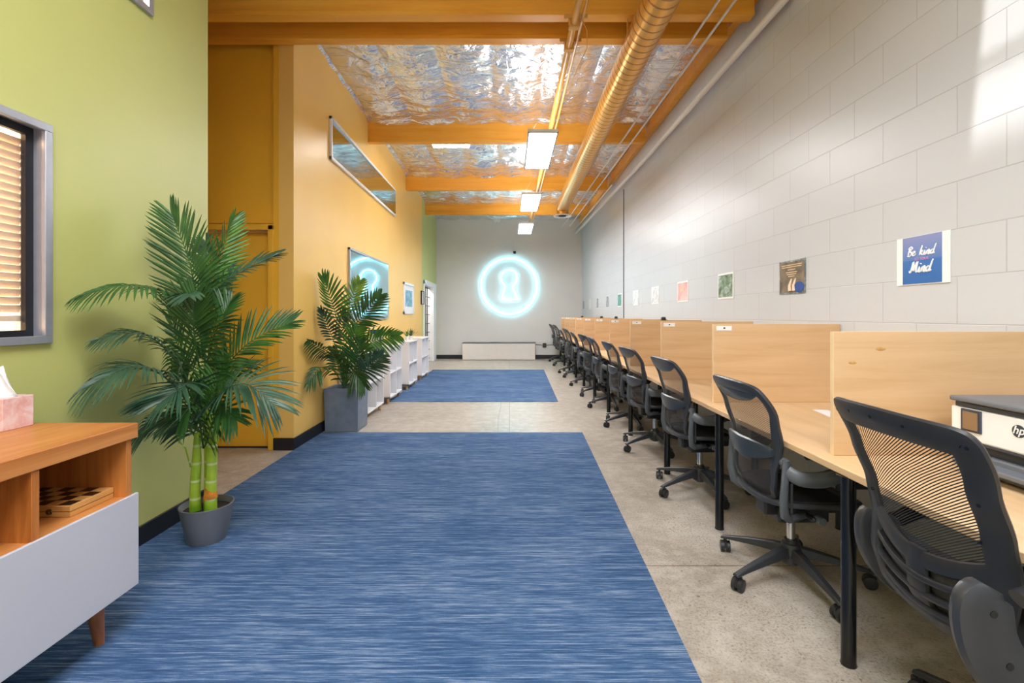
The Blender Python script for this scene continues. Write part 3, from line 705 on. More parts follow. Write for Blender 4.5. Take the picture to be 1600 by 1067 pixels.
for i, (y0, y1) in enumerate(ps):
    z0, z1 = 1.437, 1.69
    if i == 0:
        t, o = poster(labs[0], y0, y1, z0, z1, prs[0], (2.345, 2.578, 1.442, 1.688))
        cy = 2.46
        GL = {'B': ([[(.1,0),(.16,.5),(.25,1)], [(.02,.82),(.3,1.05),(.55,.85),(.25,.55),(.55,.35),(.35,0),(0,.05)]], .62),
              'e': ([[(0,.2),(.35,.35),(.25,.5),(.05,.35),(.1,.05),(.35,.05),(.5,.2)]], .62),
              'k': ([[(.05,0),(.15,.5),(.25,1.05)], [(.1,.3),(.4,.5),(.3,.3),(.15,.28),(.4,0),(.55,.1)]], .54),
              'i': ([[(0,.1),(.15,.45),(.1,.1),(.2,0),(.35,.15)], [(.22,.70),(.235,.74),(.25,.76)]], .36),
              'n': ([[(0,0),(.06,.25),(.12,.45)], [(.05,.2),(.25,.48),(.35,.35),(.28,.05),(.38,0),(.5,.12)]], .5),
              'd': ([[(.4,.4),(.15,.42),(0,.15),(.15,0),(.35,.15),(.46,.6),(.58,1.05)], [(.4,.3),(.38,.02),(.55,.1)]], .6),
              'M': ([[(-.12,.14),(.04,.0),(.16,.5),(.24,.95),(.3,.4),(.37,.15),(.52,.6),(.68,.95),(.64,.4),(.66,0),(.82,.1)]], .84), ' ': ([], .35)}
        def script(word, zb, h, r, nm):          # brush lettering drawn as rounded strokes
            wd_ = sum(GL[c_][1] for c_ in word)*h; x_ = cy+wd_/2
            for c_ in word:
                f = MB()
                for st in GL[c_][0]:
                    q_ = smooth2(st, False, 4); n_ = len(q_)
                    f.tube([(XR-.0088, x_-(u_+.18*v_)*h+.09*h, zb+v_*h) for u_, v_ in q_], [r*(.7+.5*math.sin(PI*k_/(n_-1))) for k_ in range(n_)], 8, sx=.35 if False else 1)
                if f.v: f.build(nm, 'text_white', t, o)
                x_ -= GL[c_][1]*h
        script('Be kind', 1.588, .046, .0034, 'letter')
        text_mesh('TO YOUR', .019, 'text_pink', t, Vector((XR-.009, cy, 1.568))-o, RT, bold=.0003)
        script('Mind', 1.502, .056, .0044, 'letter')
    elif i == 1:
        t, o = poster(labs[1], y0, y1, z0, z1, prs[1], (y0+.012, y1-.012, z0+.012, z1-.012), 'print_dark')
        f = MB()
        for q, (hw, zz) in enumerate(((.13, 1.655), (.125, 1.64), (.05, 1.62), (.07, 1.60), (.06, 1.585), (.04, 1.57))): f.box(XR-.0092, XR-.0085, (y0+y1)/2-hw, (y0+y1)/2+hw, zz-.003, zz+.003)
        f.build('caption_lines', 'birch_edge', t, o)
        # pale arms and a blue sleeve
        f = MB()
        for a, b in ((.03, .02), (-.02, -.03)):
            f.tube([(XR-.009, 3.58+a, 1.46), (XR-.0095, 3.585+a, 1.50), (XR-.009, 3.57+b, 1.55)], [.014, .011, .005], 8, sx=1)
        f.build('pictured_hands', 'blind', t, o).scale = (1, 1, 1)
        MB().lathe([(.0001, -.001), (.04, -.001), (.04, .001), (.0001, .001)], (0, 0, 0), 20, 1, 1.5).build('pictured_sleeve', 'book_blue', t)
        q = [c_ for c_ in t.children if c_.name.startswith('pictured_sleeve')][0]; q.rotation_euler = (0, PI/2, 0); q.location = Vector((XR-.009, 3.50, 1.485))-o
    else:
        t, o = poster(labs[i], y0, y1, z0, z1, prs[i], None if i < 7 else (y0+.02, y1-.02, z0+.01, z1-.01))
        if i == 3: MB().box(XR-.0092, XR-.0085, y0+.14, y0+.26, 1.57, 1.60).build('pale_block', 'birch_edge', t, o)
        if i == 4: MB().ring([(XR-.009, (y0+y1)/2+.07*math.cos(a), 1.58+.07*math.sin(a)) for a in [2*PI*j/20 for j in range(20)]], .007, 6).build('ring_drawing', 'text_white', t, o)

# ================================================================ DESK ROW
DT = .722
def dx(y): return 1.215+.014*(y-1.7)       # front edge of the worktop
t = thing('desk', 'long birch worktop on black legs along the block wall', 'desk', (1.6, 7, 0)); o = t.location
YD0, YD1 = .35, 13.3
MB().quadloop([[(dx(YD0), YD0, z), (XR-.01, YD0, z), (XR-.01, YD1, z), (dx(YD1), YD1, z)] for z in (DT-.028, DT)]).build('desk_top', 'desk_top', t, o, .003)
legs = [.62, 1.758, 2.874, 3.87, 5.106, 6.32, 7.44, 8.62, 9.8, 10.95, 12.1, 13.2]
for i, y in enumerate(legs):
    for x in (dx(y)+.026, 1.98):
        MB().lathe([(.026, 0), (.027, .004), (.0245, .012), (.0245, DT-.031), (.04, DT-.031), (.04, DT-.0285)], (x, y, 0), 16).build('leg', 'blackgloss', t, o)
    if i: MB().box(dx(y)+.04, 1.97, y-.018, y+.018, DT-.075, DT-.0285).build('cross_rail', 'black', t, o)
for x_ in (.16, .62):
    MB().quadloop([[(dx(YD0)+x_, YD0+.1, z), (dx(YD0)+x_+.03, YD0+.1, z), (dx(YD1)+x_+.03, YD1-.1, z), (dx(YD1)+x_, YD1-.1, z)] for z in (DT-.066, DT-.0285)]).build('long_rail', 'black', t, o)
MB().quadloop([[(dx(YD0)+.42, YD0+.3, z), (dx(YD0)+.54, YD0+.3, z), (dx(YD1)+.54, YD1-.3, z), (dx(YD1)+.42, YD1-.3, z)] for z in (DT-.13, DT-.07)]).build('cable_tray', 'cord', t, o)

divs = [1.905, 3.06, 4.15, 5.26, 6.40, 7.60, 8.80, 10.0, 11.15, 12.2, 13.2]
ordw = ['nearest', 'second', 'third', 'fourth', 'fifth', 'sixth', 'seventh', 'eighth', 'ninth', 'tenth', 'eleventh']
for i, y in enumerate(divs):
    xf = 1.285+.012*(y-1.9)
    t = thing('desk_divider', 'birch desk divider panel, %s counting from the camera' % ordw[i], 'divider', ((xf+XR)/2, y, DT), 0, 'birch dividers on the worktop'); o = t.location
    top = 1.214 if i == 0 else 1.222
    MB().box(xf+.002, XR-.012, y, y+.018, DT+.0005, top).build('panel', 'birch', t, o, .001)
    MB().box(xf, xf+.002, y, y+.018, DT+.0005, top).build('edge_band', 'birch_edge', t, o)
    if i == 0:
        for kx, kz, r_ in ((1.473, 1.145, .011), (1.362, 1.09, .009)):
            MB().quadloop([[(kx+r_*1.9*q_*math.cos(a_), yy_, kz+r_*q_*math.sin(a_)*.7) for a_ in [2*PI*j/16 for j in range(16)]] for q_, yy_ in ((1, y), (.9, y-.0004))]).build('wood_knot', 'knot', t, o)
    if i:
        l = MB().box(xf+.02, xf+.118, y-.0025, y, top-.042, top-.012).build('number_tag', 'paper', t, o, .001)
        MB().box(xf+.064, xf+.076, y-.0035, y-.0025, top-.031, top-.021).build('tag_dot', 'black', l, (0,0,0))
        # (kept in the divider's own frame)
        d2 = [c_ for c_ in C.objects if c_.parent is l][0]; d2.location = -o
for i, y in ((3, 5.26), (5, 7.6), (6, 8.8), (8, 11.15)):
    t = thing('panel_clip', 'small black clamp on top of the %s divider' % ordw[i], 'clamp', (1.69, y+.009, 1.222), 0, 'black clamps on the dividers'); o = t.location
    MB().box(1.665, 1.715, y-.012, y+.03, 1.2225, 1.236).box(1.665, 1.715, y+.0185, y+.03, 1.19, 1.2225).build('clamp_body', 'black', t, o, .003)
    MB().lathe([(.024, 1.236), (.028, 1.245), (.02, 1.257), (.006, 1.26)], (1.69, y+.009, 0), 14).build('knob', 'black', t, o)
tag(MB().quadloop([[(1.745, 2.62, z), (1.83, 2.60, z), (1.86, 2.80, z), (1.78, 2.82, z)] for z in (DT+.0005, DT+.003)]).build('paper_sheet', 'paper'), 'small white paper lying on the desk behind the nearest divider', 'paper')

# printer
t = thing('printer', 'white and slate office printer on the near end of the desk', 'printer', (1.82, 1.5, DT)); o = t.location
y0, y1 = 1.30, 1.785; XP = 1.63
MB().box(XP+.01, 2.02, y0, y1, .83, .948).build('body', 'shelf_white', t, o, .008)
MB().box(XP+.012, 2.02, y0+.02, y1-.02, DT+.001, .79).build('paper_cassette', 'printer_grey', t, o, .006)
MB().box(XP-.05, XP+.06, y0+.05, y1-.07, .755, .772).build('output_tray', 'printer_grey', t, o, .004)
MB().box(XP+.04, 2.01, y0+.015, y1-.015, .79, .83).build('paper_slot', 'printer_dark', t, o)
MB().box(XP+.012, XP+.05, y0+.01, y1-.05, .822, .834).build('slot_lip', 'printer_dark', t, o, .002)
MB().box(XP+.008, 2.02, y0+.004, y1-.02, .948, .966).build('scanner_base', 'printer_dark', t, o, .004)
MB().box(XP-.004, 2.025, y0-.004, y1-.008, .967, .985).build('scanner_lid', 'printer_grey', t, o, .006)
MB().box(XP+.12, 1.95, y0+.05, y1-.2, .985, .998).build('document_feeder', 'printer_dark', t, o, .004)
s = MB().box(XP+.003, XP+.0105, 1.665, 1.738, .865, .944).build('control_panel', 'printer_dark', t, o, .002)
q = MB().box(XP+.0005, XP+.003, 1.674, 1.728, .873, .936).build('touch_screen', 'screen', s, o)
lg = MB().disc_x((0, 0, 0), .0205, .0008, 28).build('brand_logo', 'printer_dark', t); lg.rotation_euler = (0, 0, PI/2); lg.location = Vector((XP+.0092, 1.545, .905))-o
text_mesh('hp', .037, 'shelf_white', t, Vector((XP+.008, 1.545, .9075))-o, RT, shear=.3, bold=.0004, name='logo_letters')

# ================================================================ CHAIRS (face +X)
def caster(mb, x, y, a):
    c, s = math.cos(a), math.sin(a)
    for q in (-1, 1):
        ce = Vector((x-s*.015*q, y+c*.015*q, .030)); ax = Vector((-s, c, 0)); u = Vector((c, s, 0)); k_ = Vector((0,0,1)); rg = []
        for off, r_ in ((-.0095, .024), (-.008, .029), (.008, .029), (.0095, .024)):
            rg.append([ce+ax*off+(u*math.cos(t_)+k_*math.sin(t_))*r_ for t_ in [2*PI*j/18 for j in range(18)]])
        mb.quadloop(rg)
    mb.obox((x, y, .042), (c*.026, s*.026, 0), (-s*.007, c*.007, 0), (0, 0, .017))
    mb.tube([(x, y, .05), (x, y, .078)], .009, 8)
def star(t, m, a0, rad=.33, zc=.10, zh=.15):
    MB().lathe([(.030, .07), (.05, .085), (.052, .13), (.04, zh+.02), (.031, zh+.025)], n=20).build('base_hub', m, t)
    for i in range(5):
        a = a0+2*PI*i/5; c, s = math.cos(a), math.sin(a); f = MB(); rg = []
        for q in range(7):
            u = q/6; r = .03+(rad-.01)*u-.0; w_ = .034-.014*u; z = zh-.012-(zh-.088)*u**1.3; h = .030*(1-u)+.011
            p = Vector((c*r, s*r, z)); n_ = Vector((-s, c, 0))
            rg.append([p-n_*w_*.55+Vector((0,0,h*.5)), p+n_*w_*.55+Vector((0,0,h*.5)), p+n_*w_*.9-Vector((0,0,h*.6)), p-n_*w_*.9-Vector((0,0,h*.6))])
        f.quadloop(rg); f.build('base_leg', m, t, None, .004)
        f = MB(); caster(f, c*rad, s*rad, a+.9+i*1.3); f.build('caster', 'black', t)

def aeron(hs=1.0, a0=R(56)):
    t = thing('office_chair', None, 'chair')
    star(t, 'grey_frame', a0)
    MB().lathe([(.034, .165), (.030, .19), (.027, .19)], n=14).build('lift_cover', 'black', t)
    MB().lathe([(.019, .18), (.019, .31)], n=16).build('gas_lift', 'chrome', t)
    f = MB(); f.box(-.10, .14, -.075, .075, .295, .37).box(-.15, -.02, -.045, .045, .32, .40).box(.05, .20, -.05, .05, .33, .385)
    f.tube([(-.02, -.22, .37), (-.02, .22, .37)], .012, 10)
    f.build('tilt_mechanism', 'black', t, None, .012)
    MB().tube([(.0, -.20, .372), (.0, -.24, .372)], .018, 10).build('tension_knob', 'silver_plastic', t)
    # seat
    F = lambda a, b: Vector((b, a, .44-.02*math.cos(min(1, abs(a)/.25)*PI/2)-.10*max(0, b-.13)**1.4+.02*max(0, -b-.1)))
    o2 = smooth2([(-.15, -.19), (0, -.205), (.15, -.19), (.225, -.12), (.25, .05), (.235, .17), (.15, .225), (0, .235), (-.15, .225), (-.235, .17), (-.25, .05), (-.225, -.12)], True)
    sheet_strip(MB(), [(a, b, .045) for a, b in o2], F, .014, True, 1).build('seat_frame', 'grey_frame', t)
    sheet_fill(MB(), [(a*.92, b*.92) for a, b in o2], F, 14, 12).build('seat_mesh', 'fabric', t)
    # back
    prof = [(.42, -.17), (.50, -.205), (.60, -.205), (.70, -.215), (.82, -.25), (.97, -.32)]
    B = lambda a, b: Vector((interp(prof, b)+.75*a*a, a, b))
    hb = [(.10, .415), (.165, .445), (.19, .51), (.197, .575), (.222, .64), (.240, .71), (.250, .79), (.254, .87), (.240, .93), (.205, .962), (.11, .975)]
    bo = smooth2([(0, .408)]+hb+[(0, .978)]+[(-p_, q_) for p_, q_ in hb[::-1]], True)
    def wd(a, b):
        return interp([(.4, .024), (.54, .024), (.63, .058), (.70, .056), (.84, .036), (.93, .036), (.975, .046)], b)
    sheet_strip(MB(), [(a, b, wd(a, b)) for a, b in bo], B, .011, True, 1).build('backrest_frame', 'grey_frame', t)
    sheet_strip(MB(), smooth2([(-.20, .925, .012), (-.15, .915, .04), (-.08, .908, .055), (0, .905, .06), (.08, .908, .055), (.15, .915, .04), (.20, .925, .012)], False, 3), B, .004, lift=-.006).build('top_band', 'blue_grey_pad', t)
    sheet_fill(MB(), [(a*.95, .418+(b-.418)*.985+.003) for a, b in bo], B, 26, 12).build('backrest_mesh', 'mesh_dense', t)
    # lumbar pad across the back, bowed behind it
    Lb = lambda a, b: Vector((interp(prof, b)+.75*a*a-.030+.25*a*a, a, b))
    sheet_strip(MB(), smooth2([(-.205, .665, .03), (-.16, .660, .065), (-.07, .652, .095), (0, .648, .10), (.07, .652, .095), (.16, .660, .065), (.205, .665, .03)], False, 4), Lb, .011).build('lumbar_pad', 'blue_grey_pad', t)
    for q in (-1, 1):
        # uprights either side of the back
        f = MB(); f.tube([(-.13, .215*q, .375), (-.165, .235*q, .40), (-.175, .245*q, .46), (-.17, .247*q, .56), (-.165, .247*q, .645)], [.018, .02, .02, .018, .017], 10, sx=.8, sy=1.1)
        f.tube([(-.165, .247*q, .625), (-.16, .215*q, .63)], .02, 10)
        f.tube([(-.13, .215*q, .375), (.0, .13*q, .365)], .017, 8)
        f.build('back_upright', 'silver_plastic', t)
        arm = smooth2([(-.165, .25*q, .60), (-.12, .275*q, .575), (-.04, .29*q, .575), (.03, .295*q, .60), (.065, .295*q, .635), (.075, .295*q, .655)], False, 4)
        ar = MB().tube(arm, [.024+.008*math.sin(PI*i/(len(arm)-1)) for i in range(len(arm))], 10, sx=.75, sy=1.15).build('armrest', 'silver_plastic', t)
        pd = MB(); rg = []
        for u, w_ in ((-.13, .02), (-.11, .036), (-.04, .043), (.05, .046), (.11, .04), (.135, .02)):
            rg.append([(u+.03, .285*q+w_*math.cos(v_), .672+.013*math.sin(v_)) for v_ in [2*PI*j/14 for j in range(14)]])
        pd.quadloop(rg); pd.build('arm_pad', 'black', ar)
        MB().tube([(-.15, .262*q, .42), (-.15, .262*q, .55)], .006, 8).build('arm_lever', 'black', t)
    return t

def task_chair():
    t = thing('office_chair', None, 'chair')
    star(t, 'black', R(-46), .30)
    MB().lathe([(.026, .17), (.026, .26)], n=14).build('lift_cover', 'black', t)
    MB().lathe([(.018, .26), (.018, .38)], n=16).build('gas_lift', 'chrome', t)
    MB().box(-.14, .12, -.08, .08, .375, .425).build('tilt_mechanism', 'black', t, None, .012)
    MB().tube([(-.02, .08, .40), (-.02, .23, .40)], .007, 8).tube([(-.02, .21, .40), (-.02, .26, .40)], .017, 10).build('tilt_lever', 'silver_plastic', t)
    f = MB(); rg = []
    for z, q in ((.425, .82), (.435, .95), (.46, 1), (.485, .97), (.50, .85), (.505, .5)):
        rg.append([(.03+.235*q*math.copysign(abs(math.cos(v_))**.6, math.cos(v_)), .25*q*math.copysign(abs(math.sin(v_))**.6, math.sin(v_)), z-(.02 if math.cos(v_) > .9 else 0)) for v_ in [2*PI*j/36 for j in range(36)]])
    f.quadloop(rg); f.build('seat', 'fabric', t)
    prof = [(.40, -.21), (.48, -.275), (.56, -.292), (.66, -.285), (.76, -.305), (.88, -.35), (1.03, -.415)]
    B = lambda a, b: Vector((interp(prof, b)+.9*a*a, a, b))
    out = [(0, .43), (.11, .438), (.185, .475), (.222, .55), (.232, .63), (.235, .70), (.237, .78), (.243, .88), (.25, .95), (.246, .995), (.215, 1.018), (.12, 1.026), (0, 1.03)]
    out = out+[(-a, b) for a, b in out[-2:0:-1]]
    bo = smooth2(out, True)
    inn = [(0, .635), (.11, .648), (.165, .685), (.172, .74), (.174, .79), (.178, .87), (.183, .925), (.172, .948), (.12, .958), (0, .962)]
    f = MB()
    def wd(a, b):
        k1 = min(1, max(0, (b-.90)/.12)); k1 = k1*k1*(3-2*k1)
        return .064+.008*k1-.006*min(1, max(0, (.6-b)/.15))
    sheet_strip(f, [(a, b, wd(a, b)) for a, b in bo], B, .012, True, 1, 12)
    # bowed cross bar under the mesh, spine and the ribs beside it
    def bar(za, zc, w_, x0=-.19, x1=.19):
        pts = []
        for i in range(13):
            a = x0+(x1-x0)*i/12; pts.append((a, zc+(za-zc)*(abs(a)/.19)**2, w_))
        sheet_strip(f, pts, B, .010)
    bar(.672, .618, .046); bar(.615, .568, .018); bar(.565, .525, .018); bar(.52, .487, .018); bar(.478, .455, .04)
    sheet_strip(f, [(0, .44, .075), (0, .52, .07), (0, .60, .07), (0, .645, .055)], B, .011)
    f.build('backrest_frame', 'black', t)
    io = smooth2(inn+[(-a, b) for a, b in inn[-2:0:-1]], True)
    sheet_fill(MB(), [(a*1.05, .80+(b-.80)*1.04) for a, b in io], B, 26, 16, .006).build('backrest_mesh', 'mesh_open', t)
    sheet_fill(MB(), [(a*.88, .44+(b-.44)) for a, b in bo if b < .66], B, 12, 12, .016).build('lumbar_fabric', 'lumbar', t)
    for a, b in ((.225, .98), (.2, .84), (.175, .74), (.1, 1.0), (0, 1.003), (-.1, 1.0), (-.225, .98), (-.2, .84), (-.175, .74)):
        p = B(a, b)-nrm(B, a, b)*.0; n_ = nrm(B, a, b); n_ = n_ if n_.x < 0 else -n_
        MB().tube([p+n_*.006, p+n_*.0128], .0045, 8).build('screw_cap', 'blackgloss', t)
    # flip-up arms: flat curved slabs pivoting beside the back
    for q in (-1, 1):
        # pivot, riser plate, and pad
        A = lambda a, b: Vector((a, .285*q, b))
        sx_, sz_, kw = (-.105, -.01, 1.5) if q < 0 else (.05, -.075, .95)     # the near arm is slid farther back
        arc = smooth2([(.03+sx_, .40+sz_, .055), (-.09+sx_, .42+sz_, .07*kw), (-.20+sx_, .49+sz_, .08*kw), (-.262+sx_, .58+sz_, .082*kw), (-.275+sx_, .67+sz_, .078*kw), (-.262+sx_, .705+sz_, .05)], False, 5)
        ar = sheet_strip(MB(), arc, A, .021, False, 0, 12).build('armrest', 'grey_frame', t)
        MB().tube([(-.02, .12*q, .405), (-.0, .27*q, .405)], .022, 12).build('arm_bracket', 'black', t)
        f = MB(); f.tube([(-.19+sx_, .285*q, .672+sz_), (-.11+sx_, .29*q, .70+sz_), (.02+sx_, .29*q, .705+sz_)], [.024, .026, .022], 12, sx=1.3, sy=.8); f.build('arm_pad', 'black', ar)
        for a, b in ((-.268, .655), (-.235, .545)):
            for e_ in (.0175, -.0175): MB().tube([(a+sx_, (.285+e_*s_2)*q, b+sz_) for s_2 in (1.0, 1.28)], .008, 10).build('bolt', 'blackgloss', ar)
    return t

g_ = 'office chairs along the desk row'
c1 = task_chair(); tag(c1, 'black mesh task chair with slotted lower back, nearest the camera', 'chair', g_)
c1.location = (1.41, 1.31, 0); c1.rotation_euler = (0, 0, R(-2))
proto = aeron()
spots = [(1.372, 2.34, 0, 1), (1.388, 3.50, 3, 1), (1.40, 4.62, 5, 1.0), (1.41, 5.58, 2, 1.0), (1.42, 6.70, -2, 1.0), (1.43, 7.66, 6, 1.0), (1.43, 8.72, -5, 1), (1.42, 9.90, 4, 1.03), (1.42, 10.62, -6, .98), (1.42, 12.15, 3, 1.06), (1.42, 13.3, 0, 1.06)]
for i, (x, y, a, s) in enumerate(spots):
    c = proto if i == 0 else copy_tree(proto)
    c['label'] = ('black mesh chair with blue-grey lumbar band, second chair from the camera' if i == 0 else 'black mesh chair with grey arms, %s chair counting from the camera' % (['', 'third', 'fourth', 'fifth', 'sixth', 'seventh', 'eighth', 'ninth', 'tenth', 'second-last (eleventh)', 'last (twelfth)'][i]))
    c['category'] = 'chair'; c['group'] = g_
    c.location = (x, y, 0); c.rotation_euler = (0, 0, R(a)); c.scale = (1, 1, s)

# ================================================================ CONSOLE (near left)
CX = -1.5; CY0, CY1 = .55, 1.94
t = thing('sideboard', 'honey wood sideboard with white drawer front at the near left', 'sideboard', (-1.76, 1.3, 0)); o = t.location
bx = -1.995
MB().box(bx, CX, CY0, CY1, .786, .845).build('top', 'console', t, o, .003)
for y in (CY1-.045, 1.513, 1.06, CY0+.02):
    MB().box(bx+.004, CX-.006 if y == 1.513 else CX-.012, y, y+.025, .21, .786).build('side_panel' if y in (CY1-.045, CY0+.02) else 'partition', 'console_in', t, o, .001)
MB().box(bx+.004, CX-.012, CY0+.02, CY1-.02, .535, .56).box(bx+.004, CX-.012, CY0+.02, CY1-.02, .19, .215).build('shelf', 'console', t, o, .001)
MB().box(bx+.003, bx+.012, CY0+.02, CY1-.02, .21, .79).build('back_panel', 'console_in', t, o)
for a, b in ((1.243, CY1), (CY0, 1.238)):
    MB().box(CX-.011, CX+.002, a, b, .196, .5636).build('drawer_front', 'drawer_white', t, o, .002)
for x, y, ex, ey in ((-1.555, 1.80, -.03, .055), (-1.93, 1.80, -.03, .055), (-1.555, .70, -.03, -.055), (-1.93, .70, -.03, -.055)):
    MB().tube([(x, y, .192), (x+ex, y+ey, 0.0095)], [.028, .0165], 18).build('leg', 'walnut_leg', t, o)

t = thing('chess_box', 'folded wooden chess box on the sideboard shelf', 'chess box', (-1.74, 1.8, .56)); o = t.location
MB().box(-1.93, -1.56, 1.706, 1.892, .5605, .601).build('box_body', 'chess_light', t, o, .002)
f = MB(); k2 = MB()
for i in range(8):
    for j in range(4):
        (f if (i+j) % 2 else k2).box(-1.922+i*.0445, -1.922+(i+1)*.0445, 1.712+j*.0435, 1.712+(j+1)*.0435, .6008, .6022)
f.build('dark_squares', 'chess_dark', t, o, smooth=False); k2.build('light_squares', 'chess_light', t, o, smooth=False)
MB().box(-1.9305, -1.5595, 1.7055, 1.8925, .580, .5815).build('fold_line', 'chess_dark', t, o)
MB().tube([(-1.634, 1.706, .581), (-1.634, 1.700, .581)], .0095, 14).ring([(-1.625+.006*math.cos(a), 1.699, .581+.006*math.sin(a)) for a in [2*PI*j/10 for j in range(10)]], .0018, 6).build('latch', 'brass', t, o)

t = thing('tissue_box', 'pink and white tissue box on the sideboard', 'tissue box', (-1.94, 1.84, .8455)); o = t.location
MB().box(-2.0, -1.883, 1.783, 1.90, .8455, .966).build('carton', 'pink_card', t, o, .002)
MB().lathe([(.035, .9662), (.03, .9675), (.0, .9675)], (-1.94, 1.84, 0), 18, 1, .8).build('opening', 'paper', t, o)
def tis(u, v):
    a = (u-.5)*2; z = .966+.10*v; w_ = .042*(1-v)+.008
    return (-1.942+a*w_-.01*v+.006*math.sin(7*u+4*v), 1.84+.012*math.sin(9*u+3*v)*(1-v*.5), z+.02*(1-abs(a))*v)
MB().grid(tis, 12, 8).build('tissue', 'tissue', t, o, solid=.0015)

# ================================================================ PALMS
def frond(parent, off, pts, L, nl, m, face=(0,-1,0), wid=.0085, droop=.25, start=.18, fold=.25, name='frond', lim=None):
    f = MB(); P3 = smooth2([tuple(p) for p in pts], False, 8); P3 = [Vector(p) for p in P3]; N = len(P3)
    f.tube(P3, [.006*(1-.75*i/(N-1)) for i in range(N)], 5)
    fc = Vector(face).normalized()
    for i in range(nl):
        u = start+(1-start)*(i+.5)/nl; x = u*(N-1); j = min(int(x), N-2); p = P3[j].lerp(P3[j+1], x-j)
        d = (P3[j+1]-P3[j]).normalized(); sd = d.cross(fc)
        sd = sd.normalized() if sd.length > .15 else d.cross(Vector((0,0,1))).normalized()
        up = sd.cross(d).normalized()
        s_ = (u-start)/(1-start); ln = L*(.55+.75*math.sin(PI*min(1, .12+s_*.80)))*(.95+.1*random.random())*(1-.35*s_**3)
        for q in (-1, 1):
            dr = (sd*q*(1-.55*s_)+d*(.42+.75*s_)+up*fold*(.6+.4*random.random())+Vector((random.uniform(-.06,.06),)*3)).normalized()
            wv_ = d.cross(dr).cross(dr).normalized()
            nn = dr.cross(wv_)
            rg = []
            for t_, ww in ((0, .35), (.25, 1), (.6, .9), (.85, .5), (1, .06)):
                c_ = p+dr*ln*t_+Vector((0,0,-1))*droop*ln*t_*t_
                rg.append([c_-wv_*wid*ww, c_+nn*wid*ww*.35, c_+wv_*wid*ww])
            f.quadloop(rg, False, False)
    for v_ in f.v:            # leaflets lie against the wall instead of passing through it
        w0 = (xl(v_.y) if v_.y > 4.4 else GX)+.012
        if v_.y < 3.27 or v_.y > 4.4:
            if v_.x < w0+.10: v_.x = w0+.10*math.exp((v_.x-w0-.10)/.10)
    return f.build(name, m, parent, off)

# tall palm in the round grey pot
PZ = 2.72; px = -1.715
t = thing('palm_plant', 'tall artificial palm in a round grey pot by the green wall', 'plant', (px, PZ, .009)); o = t.location
pot = MB().lathe([(.094, .009), (.098, .015), (.132, .19), (.137, .212), (.131, .214), (.122, .19), (.118, .175), (.0005, .175)], (px, PZ, 0), 40).build('pot', 'grey_pot', t, o)
MB().lathe([(.119, .17), (.119, .182), (.06, .188), (.001, .186)], (px, PZ, 0), 24).build('soil', 'soil', t, o)
canes = [((-.045, -.03), (.3, -.02), .62, .025), ((.006, .012), (0, 0), .95, .024), ((.043, -.035), (.4, 0), .66, .027), ((-.01, .05), (.1, .2), .70, .02)]
for (ax, ay), (lx, ly), h, r in canes:
    f = MB(); top = Vector((px+ax+lx*.04, PZ+ay+ly*.1, h))
    f.tube([(px+ax, PZ+ay, .18), (px+ax*1.05, PZ+ay, .30), Vector((px+ax, PZ+ay, .18)).lerp(top, .65), top], [r*1.25, r*1.05, r*.95, r*.6], 14)
    cn = f.build('cane', 'trunk', t, o)
    MB().tube([(px+ax, PZ+ay, .215+ax), (px+ax, PZ+ay, .275+ax)], [r*1.32, r*1.0], 14).build('husk', 'husk', cn, o)
def A(x, y, dz=0): return at(x, y, PZ+dz)
def fr(ptl, L, nl, m, **k): frond(t, o, [A(*p) for p in ptl], L, nl, m, **k)
G, B_, Md = 'leaf_dark', 'leaf_blue', 'leaf_mid'
fr([(318, 560, 0), (308, 480, -.04), (296, 410, -.08), (268, 334, -.1)], .25, 30, G, droop=.12, start=.22, fold=.1)
fr([(318, 560, 0), (322, 475, .03), (340, 410, .08), (365, 340, .12)], .17, 26, Md, face=(1,-.2,0), droop=.1, start=.3, fold=.35)
fr([(318, 555, 0), (340, 455, -.02), (385, 420, .0), (432, 398, .05)], .16, 24, B_, face=(.2,-.4,1), droop=.25, start=.25)
fr([(314, 555, 0), (266, 465, -.16), (200, 446, -.38), (126, 462, -.54)], .15, 24, G, face=(0,-.5,1), droop=.55, start=.28)
fr([(314, 590, -.02), (306, 540, -.14), (302, 500, -.22), (305, 462, -.26)], .22, 26, G, droop=.05, start=.05, fold=.1)
fr([(318, 640, 0), (345, 585, -.04), (390, 535, -.04), (455, 503, 0)], .20, 26, G, face=(-.2,-.8,.5), droop=.12, start=.2)
fr([(314, 640, 0), (280, 570, -.1), (225, 522, -.28), (152, 530, -.44)], .14, 24, B_, face=(0,-.4,1), droop=.5, start=.3)
fr([(314, 660, 0), (270, 600, -.15), (215, 572, -.34), (138, 603, -.5)], .21, 26, B_, face=(0,-.6,1), droop=.5, start=.22)
fr([(320, 660, 0), (345, 615, -.15), (385, 600, -.2), (428, 632, -.2)], .23, 26, B_, face=(.1,-.7,1), droop=.25, start=.18)
fr([(316, 640, 0), (300, 600, -.18), (275, 612, -.30), (252, 628, -.36)], .20, 22, B_, face=(0,-.5,1), droop=.25, start=.2)
fr([(314, 700, 0), (292, 665, -.02), (255, 655, -.1), (214, 680, -.18)], .16, 22, B_, face=(0,-.5,1), droop=.5, start=.2)
fr([(318, 700, 0), (310, 650, -.12), (300, 635, -.22), (285, 652, -.28)], .20, 22, G, face=(0,-.8,.6), droop=.25, start=.1)
fr([(320, 700, 0), (335, 655, -.08), (348, 640, -.15), (368, 655, -.2)], .19, 22, G, face=(0,-.8,.6), droop=.25, start=.1)
fr([(318, 680, 0), (322, 630, .1), (345, 590, .2), (395, 570, .26)], .18, 22, G, face=(0,-.6,.8), droop=.35)
